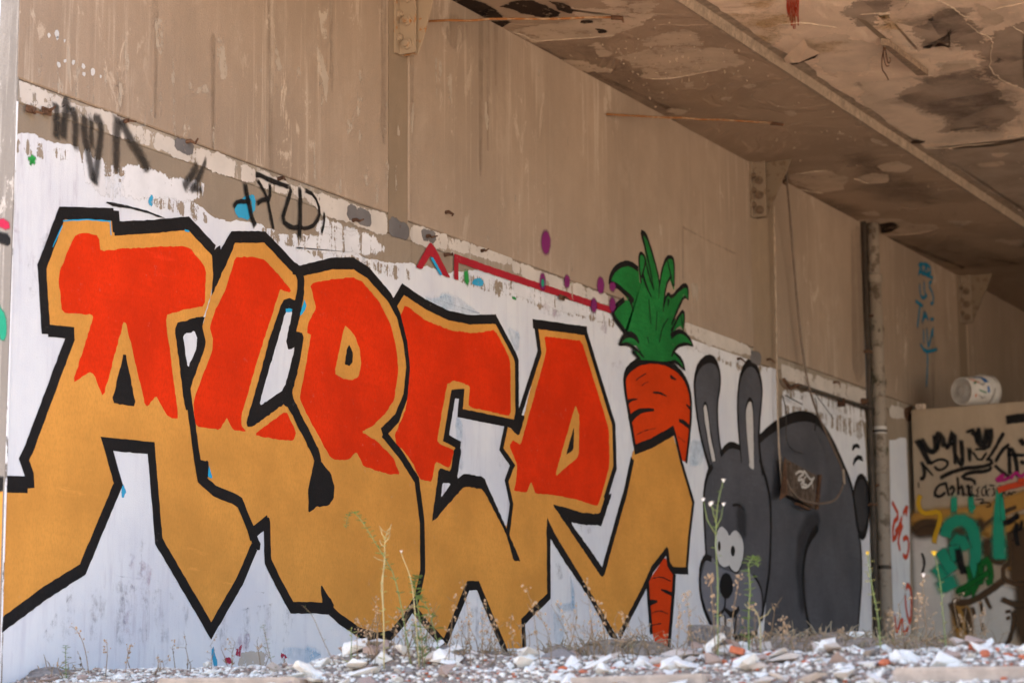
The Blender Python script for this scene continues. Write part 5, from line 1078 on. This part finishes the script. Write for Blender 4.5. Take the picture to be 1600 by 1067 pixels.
# larger pieces, each read off the photograph (x, y in photo px; XD = distance behind the slab edge)
def at(x, y, XD): return PX(x, y, XD)
def chunk(name, x, y, XD, size, mat, label, cat, seed, rot=None, flat=(1,1,1), amp=.25, sub=3):
    me = rockmesh(name, seed, sub, flat, amp, mat); p = at(x,y,XD); return put(me, name, p, size, label, cat, None, rot)
def blockthing(name, x, y, XD, dims, mat, label, cat, rot, jag=.10, seed=1):
    bm = bmesh.new(); bmesh.ops.create_cube(bm, size=1.0); bmesh.ops.subdivide_edges(bm, edges=bm.edges[:], cuts=5, use_grid_fill=True)
    for v in bm.verts:
        c = v.co.copy(); edge = sum(1 for k in c if abs(abs(k)-.5) < 1e-4)
        nn = noise.noise(c*4.1+Vector((seed*5,0,0)))
        v.co = Vector([c[k]*dims[k] for k in range(3)])*(1-.05*(edge>=2)) + Vector([noise.noise(c*6+Vector((seed,k*9,0))) for k in range(3)])*min(dims)*jag*(2 if edge>=2 else 1)
    me = bpy.data.meshes.new(name); bm.to_mesh(me); bm.free(); me.materials.append(M[mat]); return put(me, name, at(x,y,XD), 1.0, label, cat, None, rot)
blockthing('concrete_block', 1108, 994, .9, (.15,.17,.10), 'block', 'squarish dark brown concrete block sitting below the rabbit chin', 'block', (.02,.03,.15), .07, 3)
blockthing('plaster_slab', 1117, 1003, .22, (.03,.10,.03), 'chip', 'long white plaster piece leaning in front of the brown block', 'rubble', (-.65,.1,.1), .2, 4)
chunk('plaster_lump', 1107, 1019, .16, .026, 'chip', 'upright white plaster lump below the leaning white piece', 'rubble', 71, None, (.7,.7,1.2))
chunk('plaster_lump', 1065, 1020, .26, .07, 'chip2', 'wide flat beige plaster lump left of the brown block', 'rubble', 72, (.05,.0,1.4), (1.5,1,.38))
blockthing('tile_fragment', 1152, 1016, .2, (.04,.062,.028), 'brick', 'curved orange tile fragment right of the brown block', 'tile', (.25,.1,.2), .14, 6)
blockthing('brick_fragment', 1268, 1041, .12, (.05,.085,.034), 'brick', 'large orange brick fragment lying below the dark rabbit body', 'brick fragment', (.22,.1,.3), .12, 7)
blockthing('brick_fragment', 1283, 1057, .06, (.04,.07,.026), 'brick', 'flat orange brick fragment lowest of all, near the bottom edge', 'brick fragment', (.1,.15,-.2), .14, 8)
blockthing('brick_fragment', 1447, 1058, .05, (.03,.034,.026), 'brick', 'small squarish orange brick piece near the bottom edge under the partition', 'brick fragment', (.1,.15,.5), .12, 9)
blockthing('brick_fragment', 1312, 1030, .4, (.06,.09,.03), 'brick', 'half buried orange brick at the foot of the grey mound', 'brick fragment', (-.2,.1,.6), .12, 10)
blockthing('tile_fragment', 1490, 1020, 1.6, (.25,.30,.03), 'brick', 'flat orange tile lying in front of the partition wall', 'tile', (.0,-.06,.3), .12, 11)
blockthing('tile_fragment', 1530, 1014, 2.0, (.12,.13,.05), 'brick', 'small orange tile piece behind the flat tile in front of the partition', 'tile', (.1,.1,.8), .12, 12)
chunk('plaster_lump', 323, 1038, .5, .02, 'chip', 'bright white plaster lump below the point of the letter A', 'rubble', 73)
chunk('plaster_lump', 398, 1053, .12, .026, 'chip', 'squarish cream plaster piece left of the broken tan slab edge', 'rubble', 74, None, (1.1,.9,.8))
chunk('plaster_lump', 1320, 1041, .1, .026, 'chip', 'white plaster lump right of the large orange brick fragment', 'rubble', 75)
chunk('plaster_lump', 965, 1043, .10, .034, 'chip', 'rounded white plaster lump in front of the carrot tip', 'rubble', 76)
chunk('plaster_lump', 1000, 1039, .12, .04, 'chip', 'larger white plaster lump just right of the rounded lump below the carrot', 'rubble', 77)
chunk('plaster_lump', 820, 1035, .14, .05, 'chip', 'jagged white plaster lump below the legs of the letter E', 'rubble', 78, (.2,.5,.4), (1,1,.8))
chunk('plaster_lump', 1340, 996, 1.6, .06, 'chip', 'white plaster heap piece against the wall at the right edge of the rabbit', 'rubble', 79, None, (1.3,1,.5))
chunk('grey_boulder', 885, 1030, .35, .10, 'stone', 'rounded grey rock half buried in front of the letter R leg', 'stone', 80, (0,0,.4), (1,1.15,.62), .15)
chunk('grey_boulder', 690, 1020, .55, .075, 'stone', 'grey rounded rock at the foot of the letter E left leg', 'stone', 81, (0,0,1), (1,1.1,.8), .2)
chunk('grey_boulder', 955, 1008, 1.0, .085, 'fluff', 'dusty grey mound of debris left of the carrot tip', 'debris', 82, (0,0,.2), (1,1.7,.5), .35)
blockthing('concrete_slab', 897, 1060, .05, (.10,.31,.05), 'stone', 'flat pale grey concrete slab at the bottom edge below the letter R', 'slab', (.0,.03,.02), .10, 13)
blockthing('edge_stone', 362, 1070, -.12, (.10,.78,.07), 'kerb', 'tan broken concrete edge piece at the bottom below the letters A and B', 'kerb', (.01,.0,.0), .12, 14)
blockthing('edge_stone', 1000, 1066, -.12, (.10,.62,.06), 'kerb', 'tan concrete edge piece at the bottom below the carrot', 'kerb', (-.01,.0,.0), .12, 15)
blockthing('edge_stone', 1530, 1056, -.12, (.12,.66,.075), 'kerb', 'tan concrete edge piece at the bottom right under the partition wall', 'kerb', (.01,.0,.0), .12, 16)
blockthing('edge_stone', 110, 1074, -.12, (.10,.66,.05), 'kerb', 'tan concrete edge piece in the bottom left corner', 'kerb', (.0,.0,.0), .12, 17)
# grey fluffy heaps at the right: lumpy mound plus matted litter
def heap(name, pts, label, litter=700, mat='fluff'):
    """pts: (x px, y px of crest, XD, radius m)"""
    c0 = at(pts[0][0],pts[0][1],pts[0][2]); base = Vector((c0.x,c0.y,0)); e = empty(name, base, label, 'debris'); m = MB(); lit = MB()
    for k, (x,y,XD,r) in enumerate(pts):
        p = at(x,y,XD); h = p.z; vs = []; n, rings = 26, 9
        for i in range(rings):
            t = i/(rings-1)
            for j in range(n):
                a = 2*math.pi*j/n; rad = r*t*(1+.22*noise.noise(Vector((math.cos(a)*1.5,math.sin(a)*1.5,k*3.7))))
                zz = h*(1-t*t)**1.1 + noise.noise(Vector((p.x+rad*math.cos(a)*1,p.y+rad*math.sin(a),k))*9)*.028*(1-t)
                vs.append((p.x+rad*math.cos(a)*.8-base.x, p.y+rad*math.sin(a)*1.15-base.y, max(zz,-.02)))
        fs = [(i*n+j,i*n+(j+1)%n,(i+1)*n+(j+1)%n,(i+1)*n+j) for i in range(rings-1) for j in range(n)]
        m.add(vs, fs)
        for q in range(litter//len(pts)):
            a = rr.uniform(0,6.3); t = rr.random()**.6; rad = r*t; zz = h*(1-t*t)**1.1
            s0 = Vector((p.x+rad*math.cos(a)*.8, p.y+rad*math.sin(a)*1.15, max(zz,0)+rr.uniform(-.01,.012)))-base; dd = Vector((rr.uniform(-1,1),rr.uniform(-1,1),rr.uniform(0,.8))).normalized()*rr.uniform(.02,.085)
            lit.tube([s0, s0+dd*.5+Vector((0,0,.006)), s0+dd], [.0030,.0024,.0010], 3, False)
    obj('heap_body', m, M[mat], e, True); o = obj('dry_litter', lit, M['litter'], e); o['kind'] = 'stuff'; return e
heap('debris_heap', [(1230,995,.9,.34),(1290,990,1.0,.40),(1340,998,.8,.34),(1185,1006,.8,.30)], 'low grey heap of dry litter in front of the dark rabbit body')
heap('debris_heap', [(1400,998,1.2,.38),(1440,1000,1.6,.40),(1380,1008,.7,.30)], 'low grey heap of dry litter at the foot of the partition wall', 600)
heap('debris_heap', [(70,1043,.3,.22),(110,1045,.35,.20),(25,1052,.3,.2)], 'dark dirt heap against the wall foot in the bottom left corner', 120, 'stone')
heap('debris_heap', [(1000,1000,1.1,.30),(940,1003,1.0,.3),(870,1012,.9,.25)], 'grey heap of dry litter at the wall foot between the letter R and the carrot', 600)
heap('debris_heap', [(770,1018,.7,.25),(700,1012,.8,.25)], 'grey heap of litter at the foot of the letter E', 300)
# ================================================================== WEEDS
def weed(x0, y0, XD, pts, label, stem='stem', r=.0026, leaves=0, leafm='leaf', llen=.035, flower=None, fsize=.010, heads=0, seedm='seed', side=0, curl=None, branch=None):
    """pts: stem way points in photo px from base to tip, all at the same distance XD"""
    b = at(x0,y0,XD); gz = bed(XD,b.y) if b.y < 0 else 0; b0 = Vector((b.x,b.y,min(b.z,gz+.0)))
    e = empty('weed', b0, label, 'weed', 'weeds along the slab edge')
    P3 = [Vector((0,0,0))]+[at(x,y,XD)+Vector((rr.uniform(-.02,.02),0,0))-b0 for x,y in pts]
    line = smooth_line([tuple(p) for p in P3],2); n = len(line)
    st = MB().tube(line, [r*(1-.65*i/(n-1)) for i in range(n)], 5)
    tips = [Vector(line[-1])]
    for (i0, dx, dz) in (branch or []):
        s0 = Vector(line[min(n-1,int(i0*n))]); t = s0+Vector((rr.uniform(-.03,.03),-dx,dz)); st.tube(smooth_line([tuple(s0),tuple(s0.lerp(t,.5)+Vector((0,-dx*.25,-dz*.1))),tuple(t)],1), [r*.6]*4, 4) if False else st.tube([s0,s0.lerp(t,.5)+Vector((0,-dx*.2,-dz*.08)),t], [r*.65,r*.5,r*.35], 4); tips.append(t)
    obj('stem', st, M[stem], e, True)
    if leaves:
        lm = MB()
        for i in range(leaves):
            f = .12+.88*i/leaves; s0 = Vector(line[min(n-1,int(f*(n-1)))]); a = i*2.4+rr.uniform(-.4,.4); L_ = llen*(1.1-.5*f)*rr.uniform(.7,1.2)
            d = Vector((math.cos(a),math.sin(a),rr.uniform(.25,.9))).normalized(); w = d.cross(Vector((0,0,1))).normalized()*L_*.13; dr = Vector((0,0,-L_*.25))
            lm.add([s0, s0+d*L_*.4+w, s0+d*L_*.75+w*.8+dr*.4, s0+d*L_+dr, s0+d*L_*.75-w*.8+dr*.4, s0+d*L_*.4-w], [(0,1,2,3),(0,3,4,5)])
        obj('leaves', lm, M[leafm], e)['kind'] = 'stuff'
    if flower:
        for t in tips:
            fm = MB(); k = 10
            for i in range(k):
                a = 2*math.pi*i/k; d = Vector((math.cos(a),math.sin(a)*1.0,.35+.3*rr.random())).normalized(); w = Vector((-math.sin(a),math.cos(a),0))*fsize*.32
                fm.add([t, t+d*fsize*.6+w, t+d*fsize*1.1, t+d*fsize*.6-w], [(0,1,2,3)])
            fm.tube([t-Vector((0,0,fsize*.5)), t+Vector((0,0,fsize*.25)), t+Vector((0,0,fsize*.5))], [fsize*.25,fsize*.5,fsize*.15], 6)
            obj('flower', fm, M[flower], e)
    if heads:
        hm = MB()
        for i in range(heads):
            s0 = Vector(line[int(rr.uniform(.35,1)*(n-1))])+Vector((rr.uniform(-.012,.012),rr.uniform(-.018,.018),rr.uniform(-.005,.012))); q = rr.uniform(.0025,.006)
            hm.tube([s0-Vector((0,0,q)), s0, s0+Vector((0,0,q))], [q*.3,q,q*.3], 5)
        obj('seed_heads', hm, M[seedm], e)['kind'] = 'stuff'
    return e
weed(600,1000,.10,[(603,960),(598,910),(600,880),(603,850),(606,828)],'straw coloured weed with narrow upright leaves in the middle of the letter B','stemy',.0036,0,branch=[(.72,-.035,.035),(.78,.03,.04),(.82,-.02,.045),(.86,.03,.03),(.9,-.025,.03),(.95,.02,.03),(.62,-.04,.02)])
weed(600,1004,.10,[(602,960),(600,905),(602,862),(604,838)],'straw coloured weed tip with short pale leaves overlapping the letter B','stemy',.0028,26,'leafy',.035)
weed(642,965,.16,[(620,905),(600,870),(580,835),(565,810),(550,798),(540,806),(540,825)],'curled feathery green weed arching over the letter B','stem',.003,60,'leaf',.040)
weed(655,960,.14,[(648,925),(638,895),(628,868),(624,861)],'thin straw weed with one white flower right of the letter B centre','stemy',.003,4,'leafy',.02,'petal',.010)
weed(662,985,.2,[(655,950),(648,915),(650,900)],'bushy green weed tuft at the lower right edge of the letter B','stem',.004,60,'leaf',.06)
weed(690,1000,.2,[(670,950),(655,930)],'second smaller green tuft beside the letter B bowl','stem',.003,30,'leaf',.05)
weed(1121,1000,.15,[(1120,950),(1120,900),(1120,850),(1121,810),(1125,780),(1129,750)],'tall green weed with white flower heads in front of the rabbit face','stem',.0036,26,'leaf',.030,'petal',.013,branch=[(.56,-.055,.15),(.60,.03,.10),(.64,-.014,.08),(.70,-.03,.03)])
weed(1118,1002,.2,[(1117,960),(1112,915),(1110,900)],'dry brown stalk beside the tall white flowered weed','stemb',.003,0,heads=40)
weed(1170,1002,.35,[(1168,960),(1172,915),(1170,880),(1177,868),(1182,885)],'soft green drooping weed over the rabbit cheek','stem',.0045,70,'leaf',.045)
weed(1188,1010,.3,[(1186,980),(1184,958),(1172,945)],'bent tan stalk below the rabbit cheek','stemy',.004,0,heads=14,branch=[(.5,.06,.04),(.7,-.05,.03)])
weed(1140,1004,.3,[(1146,955),(1155,910),(1157,900)],'thin reddish brown stalk across the rabbit muzzle','stemb',.0026,0,heads=22)
weed(1220,1005,.5,[(1222,985),(1224,965)],'short dry seeded stalk before the rabbit belly','stemb',.003,0,heads=26)
weed(1376,1002,.25,[(1370,960),(1362,910),(1356,885),(1353,863)],'yellow flowered weed standing beside the drain pipe foot','stem',.0036,30,'leafy',.035,'petaly',.013)
weed(1478,1000,.3,[(1474,950),(1468,905),(1460,864)],'yellow flowered weed in front of the partition wall','stem',.0028,12,'leafy',.03,'petaly',.018)
weed(1448,1000,.3,[(1446,960),(1442,930),(1443,898)],'dry stalk with one white flower head left of the yellow flower on the partition','stemb',.003,0,flower='petal',fsize=.014,heads=26)
weed(140,1040,.15,[(134,1010),(122,985),(113,977)],'leaning brown stalk on the white paint in the lower left','stemb',.0026,0,heads=16)
weed(165,1040,.15,[(165,1018),(163,1002)],'short upright brown stalk in the lower left','stemb',.0026,0,heads=14)
weed(196,1044,.15,[(198,1025),(202,1006)],'short reddish stalk under the gap in the letter A','stemb',.0022,0,heads=12)
weed(104,1040,.12,[(103,1020),(100,1008)],'small dark green tuft in the lower left corner','stem',.003,24,'leaf',.035)
weed(428,1050,.15,[(423,1015),(415,990),(411,975)],'slim grey green weed with fine leaves below the letters A and L','stemb',.0024,24,'leaf',.028)
weed(524,1030,.15,[(505,995),(486,960),(470,945)],'slanting weed with a green tuft crossing the bottom outline of the letter B','stemb',.0022,8,'leaf',.02)
weed(470,965,.2,[(468,950),(463,940)],'green leafy tuft at the bottom left outline of the letter B','stem',.002,22,'leaf',.035) if False else None
weed(548,1020,.12,[(548,995),(549,980)],'small bright green seedling with round leaves under the letter B','stem',.003,8,'leafy',.045)
bl = [(560,1010,555,965,'left of the straw weed'),(575,1012,570,975,'just left of the straw weed'),(615,1008,625,950,'right of the straw weed'),(632,1005,640,945,'below the white flower'),(700,1010,712,930,'before the left leg of the letter E'),(735,1012,722,905,'tall one before the letter E legs'),(755,1014,760,940,'between the legs of the letter E'),(775,1012,770,965,'short one between the letter E legs'),(845,1015,820,915,'leaning left before the letter R leg'),(862,1018,842,940,'second before the letter R leg'),(930,1012,915,905,'before the diagonal of the letter R'),(948,1012,935,940,'below the point of the last letter'),(990,1010,975,960,'left of the carrot tip'),(905,1015,872,942,'slanting with a green tip below the letter R'),(1055,1012,1060,940,'right of the carrot tip'),(1085,1010,1070,925,'pale one left of the rabbit'),(1240,1008,1228,975,'short one before the rabbit leg'),(660,1012,668,960,'under the letter B bowl'),(1400,1004,1392,955,'right of the drain pipe foot'),(1428,1004,1436,925,'left of the white flower on the partition'),(585,1012,590,930,'dark one under the straw weed'),(805,1015,800,960,'before the right leg of the letter E')]
for i, (xa,ya,xb_,yb_,wh) in enumerate(bl):
    weed(xa,ya,.12+.03*(i%4),[((xa*2+xb_)/3+rr.uniform(-3,3),(ya*2+yb_)/3),((xa+2*xb_)/3+rr.uniform(-3,3),(ya+2*yb_)/3),(xb_,yb_)],'dry brown stalk '+wh,'stemb',.0024,6 if i%3==0 else 0,'leaf',.02,heads=14+5*(i%4),branch=[(.6,rr.uniform(-.04,.04),.03),(.8,rr.uniform(-.03,.03),.025)])

def clump(x0, x1, n, label, hmin=45, hmax=110, XD=.22, mat='stemb', seedm='seed'):
    b = at((x0+x1)/2, 1010, XD); base = Vector((b.x,b.y,bed(XD,b.y))); e = empty('dry_clump', base, label, 'weed', 'tangled dry weeds along the slab edge'); st = MB(); hm = MB(); lf = MB()
    for i in range(n):
        x = rr.uniform(x0,x1); XX = XD+rr.uniform(-.1,.35); p = at(x,1012,XX); z = bed(XX,p.y); h = rr.uniform(hmin,hmax)*.0026*rr.uniform(.5,1); lean = Vector((rr.uniform(-.35,.35),rr.uniform(-.45,.45),1)).normalized()
        s0 = Vector((p.x,p.y,z))-base; k = Vector((rr.uniform(-.03,.03),rr.uniform(-.03,.03),0)); pts = [s0, s0+lean*h*.45+k, s0+lean*h*.8+k*.4, s0+lean*h+Vector((0,rr.uniform(-.04,.04),-.005))]
        st.tube(pts, [.0022,.0018,.0012,.0007], 4)
        for j in range(rr.randint(0,3)):
            q = pts[1].lerp(pts[3], rr.random()); d = Vector((rr.uniform(-.5,.5),rr.uniform(-1,1),rr.uniform(.1,.8))).normalized()*rr.uniform(.02,.07); st.tube([q,q+d*.6,q+d], [.0011,.0009,.0005], 3)
            for m_ in range(rr.randint(1,4)):
                c = q+d*rr.uniform(.5,1)+Vector((rr.uniform(-.006,.006),rr.uniform(-.008,.008),rr.uniform(-.006,.006))); r = rr.uniform(.002,.0048); hm.tube([c-Vector((0,0,r)),c,c+Vector((0,0,r))], [r*.3,r,r*.3], 4)
        for j in range(rr.randint(0,4)):
            q = pts[0].lerp(pts[2], rr.random()); d = Vector((rr.uniform(-1,1),rr.uniform(-1,1),rr.uniform(-.1,.6))).normalized()*rr.uniform(.015,.045); w = d.cross(Vector((0,0,1)))*.16; lf.add([q,q+d*.5+w,q+d,q+d*.5-w], [(0,1,2,3)])
    obj('stems', st, M[mat], e, True)['kind'] = 'stuff'
    if hm.v: obj('seed_heads', hm, M[seedm], e)['kind'] = 'stuff'
    if lf.v: obj('dry_leaves', lf, M['leafy' if mat == 'stem' else 'litter'], e)['kind'] = 'stuff'
clump(560,690,26,'tangled dry weeds in front of the bottom of the letter B',50,120)
clump(700,800,18,'tangled dry weeds in front of the letter E legs',40,110)
clump(810,960,20,'tangled dry weeds in front of the letter R',40,120)
clump(960,1090,16,'tangled dry weeds at the carrot tip',40,90)
clump(1090,1200,24,'tangled dry weeds in front of the rabbit head',40,110)
clump(1200,1370,18,'short dry weeds on the grey heap before the rabbit body',25,60,.5)
clump(1370,1560,24,'tangled dry weeds in front of the partition wall',40,110,.4)
clump(630,670,12,'fresh green weed clump at the lower right of the letter B',40,110,.2,'stem')
clump(100,430,16,'sparse dry weeds along the bottom of the letter A',25,70)

# neighbours that look alike are told apart by their order along the edge
ORD = ['first','second','third','fourth','fifth','sixth','seventh','eighth','ninth','tenth','eleventh','twelfth']
def xpix(o):
    q = ROT.transposed() @ (o.location-CP); return 800+F*q.x/-q.z
byl = {}
for o in COL.objects:
    if o.name.startswith('plaster_chunk'): byl.setdefault(o['label'], []).append(o)
for lab, os_ in byl.items():
    if len(os_) > 1:
        os_.sort(key=xpix)
        for i, o in enumerate(os_): o['label'] = lab.replace(' in the rubble', '').replace('large broken', 'large') + ', ' + (ORD[i] if i < 12 else 'last') + ' from the left'
